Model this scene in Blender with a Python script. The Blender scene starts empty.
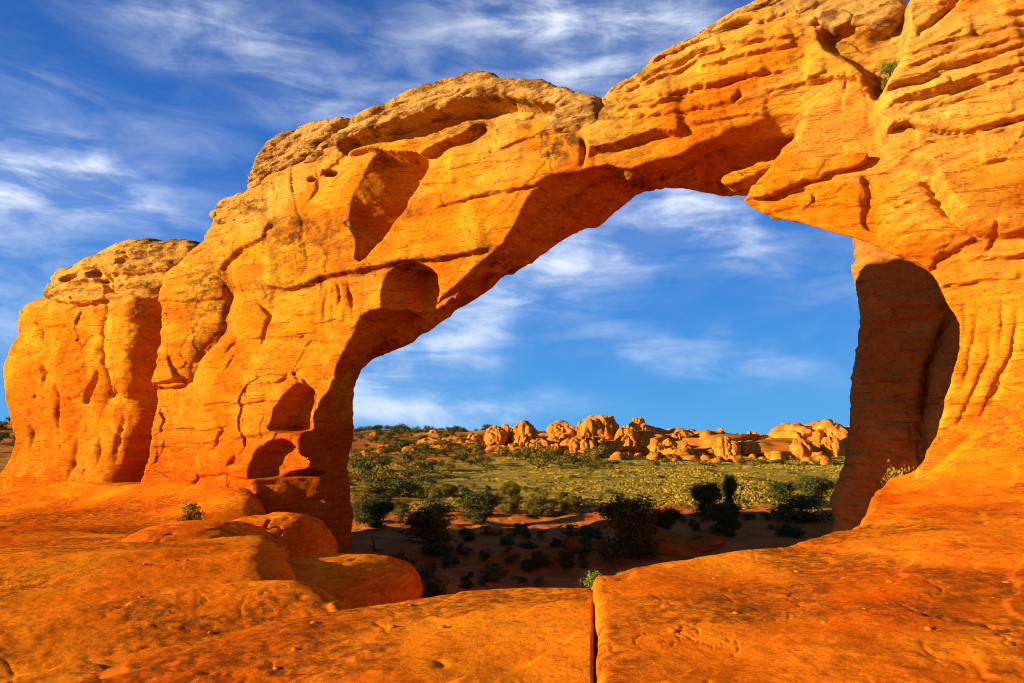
import bpy, math, random
import numpy as np
from math import radians, sin, cos, tan, atan, pi
from mathutils import Vector

SC = bpy.context.scene
COL = SC.collection

# ------------------------------------------------------------------ camera
W, H, F = 1024.0, 683.0, 760.0
HORIZON = 445.0
PITCH = atan((HORIZON - H / 2) / F)
cam = bpy.data.cameras.new("camera")
cam.sensor_width = 36.0
cam.lens = 36.0 * F / W
cam.clip_start = 0.1
cam.clip_end = 20000
camo = bpy.data.objects.new("camera", cam)
COL.objects.link(camo)
camo.location = (0, 0, 0)
camo.rotation_euler = (pi / 2 + PITCH, 0, 0)
SC.camera = camo

# ------------------------------------------------------------------ sun, sky, exposure
SUN_AZ, SUN_EL = 75.5, 12.8          # degrees left of straight-behind the camera / above the horizon
sdir = Vector((-sin(radians(SUN_AZ)) * cos(radians(SUN_EL)), -cos(radians(SUN_AZ)) * cos(radians(SUN_EL)), sin(radians(SUN_EL))))
sl = bpy.data.lights.new("sun", 'SUN')
sl.energy = 5.0
sl.angle = radians(0.5)
sl.color = (1.0, 0.79, 0.46)
so = bpy.data.objects.new("sun", sl)
COL.objects.link(so)
so.rotation_euler = sdir.to_track_quat('Z', 'Y').to_euler()
so.location = (-60, -30, 40)
SC.view_settings.view_transform = 'Standard'
SC.view_settings.look = 'None'
SC.view_settings.gamma = 1.0
SC.view_settings.exposure = 1.08
SC.cycles.diffuse_bounces = 2
SC.cycles.filter_width = 1.0
SKY_STRENGTH = 0.10
SKY_TINT = (0.36, 0.40, 0.50, 1)
CLOUD_COL = (4.6, 5.0, 5.6, 1)

U3 = lambda px, py: ((px - W / 2) / F, cos(PITCH) - (H / 2 - py) / F * sin(PITCH), sin(PITCH) + (H / 2 - py) / F * cos(PITCH))


def build_world():
    w = bpy.data.worlds.new("World")
    SC.world = w
    w.use_nodes = True
    nt = w.node_tree
    N, L = nt.nodes, nt.links
    N.clear()
    out = N.new("ShaderNodeOutputWorld")
    bg = N.new("ShaderNodeBackground")
    bg.inputs[1].default_value = SKY_STRENGTH
    L.new(bg.outputs[0], out.inputs[0])
    sky = N.new("ShaderNodeTexSky")
    sky.sky_type = 'NISHITA'
    sky.sun_disc = False
    sky.sun_elevation = radians(SUN_EL)
    sky.sun_rotation = math.atan2(sdir.x, sdir.y)
    sky.air_density = 1.0
    sky.dust_density = 0.3
    sky.ozone_density = 2.5
    tint = N.new("ShaderNodeMix"); tint.data_type = 'RGBA'; tint.blend_type = 'MULTIPLY'
    tint.inputs[0].default_value = 1.0
    L.new(sky.outputs[0], tint.inputs[6])
    tint.inputs[7].default_value = SKY_TINT
    tc = N.new("ShaderNodeTexCoord")
    sep = N.new("ShaderNodeSeparateXYZ")
    L.new(tc.outputs['Generated'], sep.inputs[0])

    def M(op, a, b=None, c=None):
        n = N.new("ShaderNodeMath"); n.operation = op
        for i, v in enumerate((a, b, c)):
            if v is None: continue
            if isinstance(v, (int, float)): n.inputs[i].default_value = v
            else: L.new(v, n.inputs[i])
        return n.outputs[0]
    az = M('ARCTAN2', sep.outputs[0], sep.outputs[1])
    el = M('ARCSINE', sep.outputs[2])
    # soft warp so that no bank of cirrus has a clean edge
    cmb = N.new("ShaderNodeCombineXYZ"); L.new(az, cmb.inputs[0]); L.new(el, cmb.inputs[1])
    wn = N.new("ShaderNodeTexNoise"); wn.inputs['Scale'].default_value = 5.0; wn.inputs['Detail'].default_value = 5
    L.new(cmb.outputs[0], wn.inputs['Vector'])
    wsep = N.new("ShaderNodeSeparateColor"); L.new(wn.outputs['Color'], wsep.inputs[0])
    azw = M('ADD', az, M('MULTIPLY', M('SUBTRACT', wsep.outputs[0], 0.5), 0.22))
    elw = M('ADD', el, M('MULTIPLY', M('SUBTRACT', wsep.outputs[1], 0.5), 0.12))
    # banks of cirrus: centre (pixel of the photo turned into a direction), half sizes in radians, tilt, weight
    banks = [(55, 178, .12, .042, -8, 1.7), (235, 45, .30, .045, -20, .80), (330, 30, .22, .09, -18, .12), (585, 25, .20, .075, 4, 1.6),
             (80, 85, .20, .03, -14, .22), (690, 218, .105, .045, -28, 1.5), (695, 355, .13, .020, -14, .62),
             (440, 408, .13, .020, 2, 1.15), (470, 315, .17, .05, 30, 1.15), (600, 255, .11, .05, 18, .8),
             (620, 330, .2, .05, -14, .08), (390, 375, .08, .03, 20, .6), (30, 205, .25, .05, -6, .3), (150, 130, .3, .05, -20, .15),
             (1150, 300, .3, .08, -15, .6), (-150, 250, .3, .07, -10, .7)]
    tot = None
    for (px, py, sa, sb, tilt, wt) in banks:
        d = Vector(U3(px, py)).normalized()
        a0, e0 = math.atan2(d.x, d.y), math.asin(d.z)
        c, s = cos(radians(tilt)), sin(radians(tilt))
        dx, dy = M('SUBTRACT', azw, a0), M('SUBTRACT', elw, e0)
        p = M('ADD', M('MULTIPLY', dx, c / sa), M('MULTIPLY', dy, s / sa))
        q = M('ADD', M('MULTIPLY', dx, -s / sb), M('MULTIPLY', dy, c / sb))
        g = M('MULTIPLY', M('EXPONENT', M('MULTIPLY', M('ADD', M('MULTIPLY', p, p), M('MULTIPLY', q, q)), -1.0)), wt)
        tot = g if tot is None else M('ADD', tot, g)
    # streaky fibres
    def streak(scale, rot, sx, sy, det):
        mp = N.new("ShaderNodeMapping"); mp.inputs['Rotation'].default_value = (0, 0, radians(rot)); mp.inputs['Scale'].default_value = (sx, sy, 1)
        L.new(cmb.outputs[0], mp.inputs[0])
        n = N.new("ShaderNodeTexNoise"); n.inputs['Scale'].default_value = scale; n.inputs['Detail'].default_value = det; n.inputs['Roughness'].default_value = .58
        n.inputs['Distortion'].default_value = .6
        L.new(mp.outputs[0], n.inputs['Vector'])
        return n.outputs[0]
    f1 = streak(3.0, 22, 2.2, 9.0, 8)
    f2 = streak(3.0, -12, 3.0, 5.0, 8)
    fib = M('ADD', M('MULTIPLY', f1, .6), M('MULTIPLY', f2, .4))
    mr = N.new("ShaderNodeMapRange"); mr.inputs[1].default_value = .38; mr.inputs[2].default_value = .74; mr.interpolation_type = 'SMOOTHSTEP'
    L.new(fib, mr.inputs[0])
    base = M('MULTIPLY', mr.outputs[0], .005)
    fac = M('MULTIPLY', M('ADD', M('MULTIPLY', tot, M('ADD', M('MULTIPLY', mr.outputs[0], 1.05), .10)), base), .74)
    fac = M('MINIMUM', M('MAXIMUM', fac, 0.0), 0.86)
    fac = M('MULTIPLY', fac, M('GREATER_THAN', el, -0.02))
    mix = N.new("ShaderNodeMix"); mix.data_type = 'RGBA'
    gr = N.new("ShaderNodeValToRGB")
    e = gr.color_ramp.elements
    e[0].position, e[0].color = 0.0, (.42, 2.05, 4.3, 1)
    e[1].position, e[1].color = 1.0, (.03, .30, 1.36, 1)
    for p_, c_ in ((.12, (.22, 1.42, 3.8, 1)), (.30, (.11, .86, 3.1, 1)), (.52, (.07, .52, 2.05, 1))):
        x_ = e.new(p_); x_.color = c_
    L.new(sep.outputs[2], gr.inputs[0])
    away = N.new("ShaderNodeMapRange"); away.inputs[1].default_value = -.25; away.inputs[2].default_value = .45; away.inputs[4].default_value = .9
    L.new(sep.outputs[1], away.inputs[0])
    sm = N.new("ShaderNodeMix"); sm.data_type = 'RGBA'
    L.new(away.outputs[0], sm.inputs[0]); L.new(tint.outputs[2], sm.inputs[6]); L.new(gr.outputs[0], sm.inputs[7])
    L.new(fac, mix.inputs[0]); L.new(sm.outputs[2], mix.inputs[6])
    mix.inputs[7].default_value = CLOUD_COL
    L.new(mix.outputs[2], bg.inputs[0])


build_world()

# ------------------------------------------------------------------ numeric helpers
rng = np.random.default_rng(11)
random.seed(5)


def ray(px, py):
    px = np.asarray(px, float); py = np.asarray(py, float)
    return (px - W / 2) / F, cos(PITCH) - (H / 2 - py) / F * sin(PITCH), sin(PITCH) + (H / 2 - py) / F * cos(PITCH)


def proj(x, y, z):
    d = y * cos(PITCH) + z * sin(PITCH)
    v = -y * sin(PITCH) + z * cos(PITCH)
    return W / 2 + F * x / d, H / 2 - F * v / d


def _h(ix, iy, iz, seed):
    n = (ix.astype(np.int64) * 374761393 + iy.astype(np.int64) * 668265263 + iz.astype(np.int64) * 2147483647 + seed * 1274126177) & 0xFFFFFFFF
    n = ((n ^ (n >> 13)) * 1274126177) & 0xFFFFFFFF
    n = (n ^ (n >> 16))
    return (n & 0xFFFF).astype(np.float32) / 32767.5 - 1.0


def vnoise3(x, y, z, seed=0):
    ix, iy, iz = np.floor(x), np.floor(y), np.floor(z)
    fx, fy, fz = (x - ix), (y - iy), (z - iz)
    fx = fx * fx * fx * (fx * (fx * 6 - 15) + 10); fy = fy * fy * fy * (fy * (fy * 6 - 15) + 10); fz = fz * fz * fz * (fz * (fz * 6 - 15) + 10)
    r = 0
    for a in (0, 1):
        wa = fx if a else 1 - fx
        for b in (0, 1):
            wb = fy if b else 1 - fy
            for c in (0, 1):
                wc = fz if c else 1 - fz
                r = r + wa * wb * wc * _h(ix + a, iy + b, iz + c, seed)
    return r


def vnoise2(x, y, seed=0):
    ix, iy = np.floor(x), np.floor(y)
    fx, fy = (x - ix), (y - iy)
    fx = fx * fx * fx * (fx * (fx * 6 - 15) + 10); fy = fy * fy * fy * (fy * (fy * 6 - 15) + 10)
    r = 0
    zz = np.zeros_like(ix)
    for a in (0, 1):
        wa = fx if a else 1 - fx
        for b in (0, 1):
            wb = fy if b else 1 - fy
            r = r + wa * wb * _h(ix + a, iy + b, zz, seed)
    return r


def fbm2(x, y, oct=4, seed=0, gain=.5, ridged=False):
    r, a = 0, 1.0
    for o in range(oct):
        n = vnoise2(x * 2 ** o + 17.3 * o, y * 2 ** o - 9.1 * o, seed + o)
        r = r + a * ((1 - 2 * np.abs(n)) if ridged else n)
        a *= gain
    return r


def fbm3(x, y, z, oct=4, seed=0, gain=.5):
    r, a = 0, 1.0
    for o in range(oct):
        r = r + a * vnoise3(x * 2 ** o + 17.3 * o, y * 2 ** o - 9.1 * o, z * 2 ** o + 5.7 * o, seed + o)
        a *= gain
    return r


def sstep(a, b, x):
    t = np.clip((x - a) / (b - a), 0, 1)
    return t * t * (3 - 2 * t)


def sd_poly(X, Y, poly):
    """signed distance to a closed polygon, negative inside"""
    P = np.asarray(poly, float)
    d2 = np.full(X.shape, 1e18)
    ins = np.zeros(X.shape, bool)
    n = len(P)
    for i in range(n):
        ax, ay = P[i]; bx, by = P[(i + 1) % n]
        ex, ey = bx - ax, by - ay
        wx, wy = X - ax, Y - ay
        t = np.clip((wx * ex + wy * ey) / (ex * ex + ey * ey + 1e-12), 0, 1)
        dx, dy = wx - ex * t, wy - ey * t
        d2 = np.minimum(d2, dx * dx + dy * dy)
        if ay != by:
            c = ((ay > Y) != (by > Y)) & (X < ex * (Y - ay) / (by - ay) + ax)
            ins ^= c
    d = np.sqrt(d2)
    return np.where(ins, -d, d)


def d_line(X, Y, pts):
    """distance, side (+1 above the line when it runs left to right in the picture) and place along an open polyline"""
    P = np.asarray(pts, float)
    best = np.full(X.shape, 1e18); side = np.zeros(X.shape); along = np.zeros(X.shape)
    n = len(P) - 1
    for i in range(n):
        ax, ay = P[i]; bx, by = P[i + 1]
        ex, ey = bx - ax, by - ay
        wx, wy = X - ax, Y - ay
        t = np.clip((wx * ex + wy * ey) / (ex * ex + ey * ey + 1e-12), 0, 1)
        dx, dy = wx - ex * t, wy - ey * t
        d2 = dx * dx + dy * dy
        m = d2 < best
        best = np.where(m, d2, best)
        side = np.where(m, -np.sign(ex * wy - ey * wx), side)
        along = np.where(m, (i + t) / n, along)
    return np.sqrt(best), side, along


def smooth_poly(P, closed=True, k=3):
    P = np.asarray(P, float); n = len(P); out = []
    for i in range(n if closed else n - 1):
        p0, p1, p2, p3 = P[(i - 1) % n], P[i], P[(i + 1) % n], P[(i + 2) % n]
        if not closed:
            p0 = P[max(i - 1, 0)]; p3 = P[min(i + 2, n - 1)]
        for j in range(k):
            t = j / k
            out.append(.5 * ((2 * p1) + (-p0 + p2) * t + (2 * p0 - 5 * p1 + 4 * p2 - p3) * t * t + (-p0 + 3 * p1 - 3 * p2 + p3) * t ** 3))
    if not closed: out.append(P[-1])
    return np.array(out)


def surface_nets(f):
    """f: 3-D array, negative inside -> vertices (grid units) and quads"""
    nx, ny, nz = f.shape
    ins = f < 0
    cnt = np.zeros((nx - 1, ny - 1, nz - 1), np.int8)
    for a in (0, 1):
        for b in (0, 1):
            for c in (0, 1):
                cnt += ins[a:nx - 1 + a, b:ny - 1 + b, c:nz - 1 + c]
    act = (cnt > 0) & (cnt < 8)
    I = np.argwhere(act)
    idx = np.full(act.shape, -1, np.int32)
    idx[act] = np.arange(len(I), dtype=np.int32)
    V = np.empty((len(I), 8), np.float32)
    corners = [(a, b, c) for a in (0, 1) for b in (0, 1) for c in (0, 1)]
    for k, (a, b, c) in enumerate(corners):
        V[:, k] = f[I[:, 0] + a, I[:, 1] + b, I[:, 2] + c]
    acc = np.zeros((len(I), 3)); num = np.zeros(len(I))
    for i, ca in enumerate(corners):
        for j, cb in enumerate(corners):
            if j <= i or sum(abs(ca[q] - cb[q]) for q in range(3)) != 1: continue
            va, vb = V[:, i], V[:, j]
            m = (va < 0) != (vb < 0)
            t = np.where(m, va / np.where(m, va - vb, 1), 0)
            p = np.array(ca, float)[None] + t[:, None] * (np.array(cb, float) - np.array(ca, float))[None]
            acc += np.where(m[:, None], p, 0); num += m
    verts = I + acc / num[:, None]
    quads = []
    for ax in range(3):
        sl0 = [slice(1, -1)] * 3; sl1 = [slice(1, -1)] * 3
        sl0[ax] = slice(0, -1); sl1[ax] = slice(1, None)
        A, B = ins[tuple(sl0)], ins[tuple(sl1)]
        E = np.argwhere(A != B)
        off = np.array([1, 1, 1]); off[ax] = 0
        E = E + off
        flip = ins[E[:, 0], E[:, 1], E[:, 2]]
        u, v = (ax + 1) % 3, (ax + 2) % 3
        q = []
        for du, dv in ((-1, -1), (0, -1), (0, 0), (-1, 0)):
            c = E.copy(); c[:, u] += du; c[:, v] += dv
            q.append(idx[c[:, 0], c[:, 1], c[:, 2]])
        q = np.stack(q, 1)
        q[~flip] = q[~flip][:, ::-1]
        quads.append(q)
    return verts, np.concatenate(quads)


def np_mesh(name, verts, quads, attrs=None, smooth=True):
    me = bpy.data.meshes.new(name)
    n, m = len(verts), len(quads)
    k = quads.shape[1]
    me.vertices.add(n); me.vertices.foreach_set("co", np.ascontiguousarray(verts, np.float32).ravel())
    me.loops.add(m * k); me.loops.foreach_set("vertex_index", np.ascontiguousarray(quads, np.int32).ravel())
    me.polygons.add(m); me.polygons.foreach_set("loop_start", np.arange(0, m * k, k, dtype=np.int32))
    me.polygons.foreach_set("use_smooth", np.full(m, smooth))
    me.update(calc_edges=True)
    for an, av in (attrs or {}).items():
        a = me.attributes.new(an, 'FLOAT', 'POINT')
        a.data.foreach_set("value", np.ascontiguousarray(av, np.float32))
    return me


def link(name, me, mat=None, parent=None, label=None, cat=None, group=None, kind=None):
    o = bpy.data.objects.new(name, me)
    COL.objects.link(o)
    if mat is not None and me is not None and not me.materials:
        me.materials.append(mat)
    if parent is not None: o.parent = parent
    if label: o["label"] = label
    if cat: o["category"] = cat
    if group: o["group"] = group
    if kind: o["kind"] = kind
    return o


# ------------------------------------------------------------------ materials
def rock_mat(name, light, mid, red, tan_c=(.66, .37, .075), dark_c=(.13, .052, .014), strata=5.0, bump=.5, mott=.5, fine=1.0, veins=0.0, stain_s=2.2, lay_k=.58):
    m = bpy.data.materials.new(name); m.use_nodes = True
    nt = m.node_tree; N, L = nt.nodes, nt.links
    b = N["Principled BSDF"]
    b.inputs['Roughness'].default_value = .92
    b.inputs['Specular IOR Level'].default_value = 0.0
    geo = N.new("ShaderNodeNewGeometry")

    def noise(scale, det, vec=(1, 1, 1), rough=.55, dist=0.0):
        mp = N.new("ShaderNodeMapping"); mp.inputs['Scale'].default_value = vec
        L.new(geo.outputs['Position'], mp.inputs[0])
        n = N.new("ShaderNodeTexNoise"); n.inputs['Scale'].default_value = scale; n.inputs['Detail'].default_value = det
        n.inputs['Roughness'].default_value = rough; n.inputs['Distortion'].default_value = dist
        L.new(mp.outputs[0], n.inputs['Vector'])
        return n.outputs[0]

    def rampf(v, lo, hi):
        r = N.new("ShaderNodeMapRange"); r.inputs[1].default_value = lo; r.inputs[2].default_value = hi
        L.new(v, r.inputs[0]); return r.outputs[0]

    def mix(f, a, c, mode='MIX'):
        n = N.new("ShaderNodeMix"); n.data_type = 'RGBA'; n.blend_type = mode
        if isinstance(f, float): n.inputs[0].default_value = f
        else: L.new(f, n.inputs[0])
        for i, v in ((6, a), (7, c)):
            if isinstance(v, tuple): n.inputs[i].default_value = (*v, 1)
            else: L.new(v, n.inputs[i])
        return n.outputs[2]

    def mul(a, k):
        n = N.new("ShaderNodeMath"); n.operation = 'MULTIPLY'
        for i, v in enumerate((a, k)):
            if isinstance(v, (int, float)): n.inputs[i].default_value = v
            else: L.new(v, n.inputs[i])
        return n.outputs[0]

    def add(a, k):
        n = N.new("ShaderNodeMath"); n.operation = 'ADD'
        L.new(a, n.inputs[0]); L.new(k, n.inputs[1]); return n.outputs[0]

    def attr(n_):
        a = N.new("ShaderNodeAttribute"); a.attribute_name = n_; return a.outputs['Fac']
    big = noise(.45, 6, dist=.4)
    lay = noise(strata, 5, (.10, .10, 1.0), .6, .15)
    lay2 = noise(strata * 3.2, 4, (.06, .06, 1.0), .6, .1)
    mot = noise(3.0, 8, (1, 1, 1.3), .68)
    grain = noise(19.0, 5, rough=.75)
    c = mix(rampf(big, .40, .60), mid, light)
    c = mix(attr("red"), c, red)
    c = mix(mul(rampf(lay, .52, .68), .55), c, red)
    c = mix(mul(rampf(lay2, .5, .75), .40), c, light)
    c = mix(mul(attr("tan"), .85), c, tan_c)
    c = mix(mul(rampf(mot, .50, .70), mott), c, tuple(v * .5 for v in red))
    lay3 = noise(strata * 2.1, 6, (.09, .09, 1.0), .72, .25)
    c = mix(mul(rampf(lay3, .57, .62), lay_k), c, tuple(v * .42 for v in red))
    c = mix(mul(rampf(noise(7.0, 7, (1, 1, 2.2), .72), .54, .63), .55), c, tuple(v * .55 for v in red))
    c = mix(mul(rampf(noise(1.3, 8, (1, 1, 1.5), .7, .8), .55, .70), .35), c, tuple(min(1, v * 1.12) for v in light))
    if veins:
        vn = N.new("ShaderNodeTexNoise"); vn.noise_type = 'RIDGED_MULTIFRACTAL'; vn.inputs['Scale'].default_value = .9; vn.inputs['Detail'].default_value = 6
        vn.inputs['Distortion'].default_value = .9
        L.new(geo.outputs['Position'], vn.inputs['Vector'])
        c = mix(mul(rampf(vn.outputs[0], 1.25, 1.7), veins), c, (.72, .32, .07))
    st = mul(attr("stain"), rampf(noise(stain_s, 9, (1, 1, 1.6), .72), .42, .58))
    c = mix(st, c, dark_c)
    spk = mul(rampf(grain, .57, .68), .55 * fine)
    c = mix(spk, c, tuple(v * .45 for v in red))
    c = mix(mul(rampf(grain, .43, .30), .32 * fine), c, tuple(min(1, v * 1.35) for v in light))
    L.new(c, b.inputs['Base Color'])
    hgt = add(add(mul(mot, .12), mul(lay, .30)), add(mul(lay2, .14), mul(grain, .10 * fine)))
    hgt = add(hgt, mul(noise(85.0, 3, rough=.7), .045 * fine))
    hgt = add(hgt, mul(noise(8.0, 8, (1, 1, 1.6), .72), .20))
    hgt = add(hgt, mul(lay3, .26))
    bp = N.new("ShaderNodeBump"); bp.inputs['Strength'].default_value = bump; bp.inputs['Distance'].default_value = .22
    L.new(hgt, bp.inputs['Height']); L.new(bp.outputs[0], b.inputs['Normal'])
    return m


M_ARCH = rock_mat("arch_sandstone", (.68, .315, .020), (.58, .180, .006), (.46, .080, .003), strata=4.0, bump=.9, mott=.30)
M_CAP = rock_mat("cap_sandstone", (.54, .28, .07), (.48, .22, .045), (.34, .13, .022), tan_c=(.58, .345, .10), strata=4.2, bump=1.0, mott=.55, lay_k=.85)
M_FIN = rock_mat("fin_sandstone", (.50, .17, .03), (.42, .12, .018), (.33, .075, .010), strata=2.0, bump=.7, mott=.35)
M_SLAB = rock_mat("slab_sandstone", (.89, .262, .011), (.84, .182, .006), (.66, .096, .004), strata=6.0, bump=.42, mott=.40, fine=1.5, veins=.35, stain_s=7.0, lay_k=.4, dark_c=(.25, .060, .008))
M_RIDGE = rock_mat("ridge_sandstone", (.66, .25, .035), (.60, .19, .022), (.44, .11, .012), strata=.35, bump=.5, mott=.2, fine=.3)


def soil_mat():
    m = bpy.data.materials.new("desert_soil"); m.use_nodes = True
    nt = m.node_tree; N, L = nt.nodes, nt.links
    b = N["Principled BSDF"]; b.inputs['Roughness'].default_value = .95; b.inputs['Specular IOR Level'].default_value = .05
    geo = N.new("ShaderNodeNewGeometry")
    a = N.new("ShaderNodeAttribute"); a.attribute_name = "green"

    def noise(s, d):
        n = N.new("ShaderNodeTexNoise"); n.inputs['Scale'].default_value = s; n.inputs['Detail'].default_value = d; n.inputs['Roughness'].default_value = .65
        L.new(geo.outputs['Position'], n.inputs['Vector']); return n.outputs[0]

    def ramp(src, stops):
        r = N.new("ShaderNodeValToRGB")
        e = r.color_ramp.elements
        e[0].position, e[0].color = stops[0][0], (*stops[0][1], 1)
        e[1].position, e[1].color = stops[-1][0], (*stops[-1][1], 1)
        for p, c in stops[1:-1]:
            x = e.new(p); x.color = (*c, 1)
        L.new(src, r.inputs[0]); return r.outputs[0]
    soil = ramp(noise(.8, 8), [(.3, (.42, .085, .010)), (.5, (.55, .13, .016)), (.7, (.60, .18, .030))])
    gr = ramp(noise(.5, 9), [(.33, (.14, .11, .014)), (.46, (.28, .20, .020)), (.60, (.42, .28, .032)), (.75, (.36, .19, .05))])
    fac = N.new("ShaderNodeMath"); fac.operation = 'MULTIPLY_ADD'
    nn = noise(.25, 8)
    sb = N.new("ShaderNodeMath"); sb.operation = 'SUBTRACT'; L.new(nn, sb.inputs[0]); sb.inputs[1].default_value = .5
    L.new(sb.outputs[0], fac.inputs[0]); fac.inputs[1].default_value = 1.6; L.new(a.outputs['Fac'], fac.inputs[2])
    cl = N.new("ShaderNodeClamp"); L.new(fac.outputs[0], cl.inputs[0])
    mx = N.new("ShaderNodeMix"); mx.data_type = 'RGBA'
    L.new(cl.outputs[0], mx.inputs[0]); L.new(soil, mx.inputs[6]); L.new(gr, mx.inputs[7])
    L.new(mx.outputs[2], b.inputs['Base Color'])
    bp = N.new("ShaderNodeBump"); bp.inputs['Strength'].default_value = .6; bp.inputs['Distance'].default_value = .4
    L.new(noise(2.0, 9), bp.inputs['Height']); L.new(bp.outputs[0], b.inputs['Normal'])
    return m


def leaf_mat(name, c1, c2, rough=.8, scale=1.7):
    m = bpy.data.materials.new(name); m.use_nodes = True
    nt = m.node_tree; N, L = nt.nodes, nt.links
    b = N["Principled BSDF"]; b.inputs['Roughness'].default_value = rough; b.inputs['Specular IOR Level'].default_value = .15
    geo = N.new("ShaderNodeNewGeometry")
    n = N.new("ShaderNodeTexNoise"); n.inputs['Scale'].default_value = scale; n.inputs['Detail'].default_value = 5
    L.new(geo.outputs['Position'], n.inputs['Vector'])
    r = N.new("ShaderNodeValToRGB")
    r.color_ramp.elements[0].position = .35; r.color_ramp.elements[0].color = (*c1, 1)
    r.color_ramp.elements[1].position = .66; r.color_ramp.elements[1].color = (*c2, 1)
    L.new(n.outputs[0], r.inputs[0])
    L.new(r.outputs[0], b.inputs['Base Color'])
    return m


M_SOIL = soil_mat()
M_JUN = leaf_mat("juniper_leaf", (.045, .056, .010), (.12, .12, .020))
M_OLV = leaf_mat("olive_leaf", (.12, .09, .010), (.28, .19, .018))
M_SAGE = leaf_mat("sage_leaf", (.07, .07, .03), (.14, .13, .06))
M_BRIGHT = leaf_mat("bright_leaf", (.10, .15, .015), (.24, .27, .03))
M_GRASS = leaf_mat("meadow_grass", (.30, .215, .020), (.50, .33, .035), scale=.18)
M_BARK = leaf_mat("bark", (.06, .035, .02), (.13, .075, .04))

# ------------------------------------------------------------------ carved rock masses
A_ROT = radians(30)


class Plane:
    """an upright plane: s runs along it, t goes away from the viewer, z up"""
    def __init__(self, x0, y0, a):
        self.p0 = (x0, y0); self.u = (cos(a), -sin(a)); self.w = (sin(a), cos(a))

    def sz(self, pts, t=0.0):
        P = np.asarray(pts, float)
        dx, dy, dz = ray(P[:, 0], P[:, 1])
        num = self.p0[0] * self.w[0] + self.p0[1] * self.w[1] + t
        k = num / (dx * self.w[0] + dy * self.w[1])
        x, y, z = dx * k, dy * k, dz * k
        return np.stack([(x - self.p0[0]) * self.u[0] + (y - self.p0[1]) * self.u[1], z], 1)

    def xyz(self, s, t, z):
        return self.p0[0] + s * self.u[0] + t * self.w[0], self.p0[1] + s * self.u[1] + t * self.w[1], z


ARCH = Plane(0, 22, A_ROT)


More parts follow.
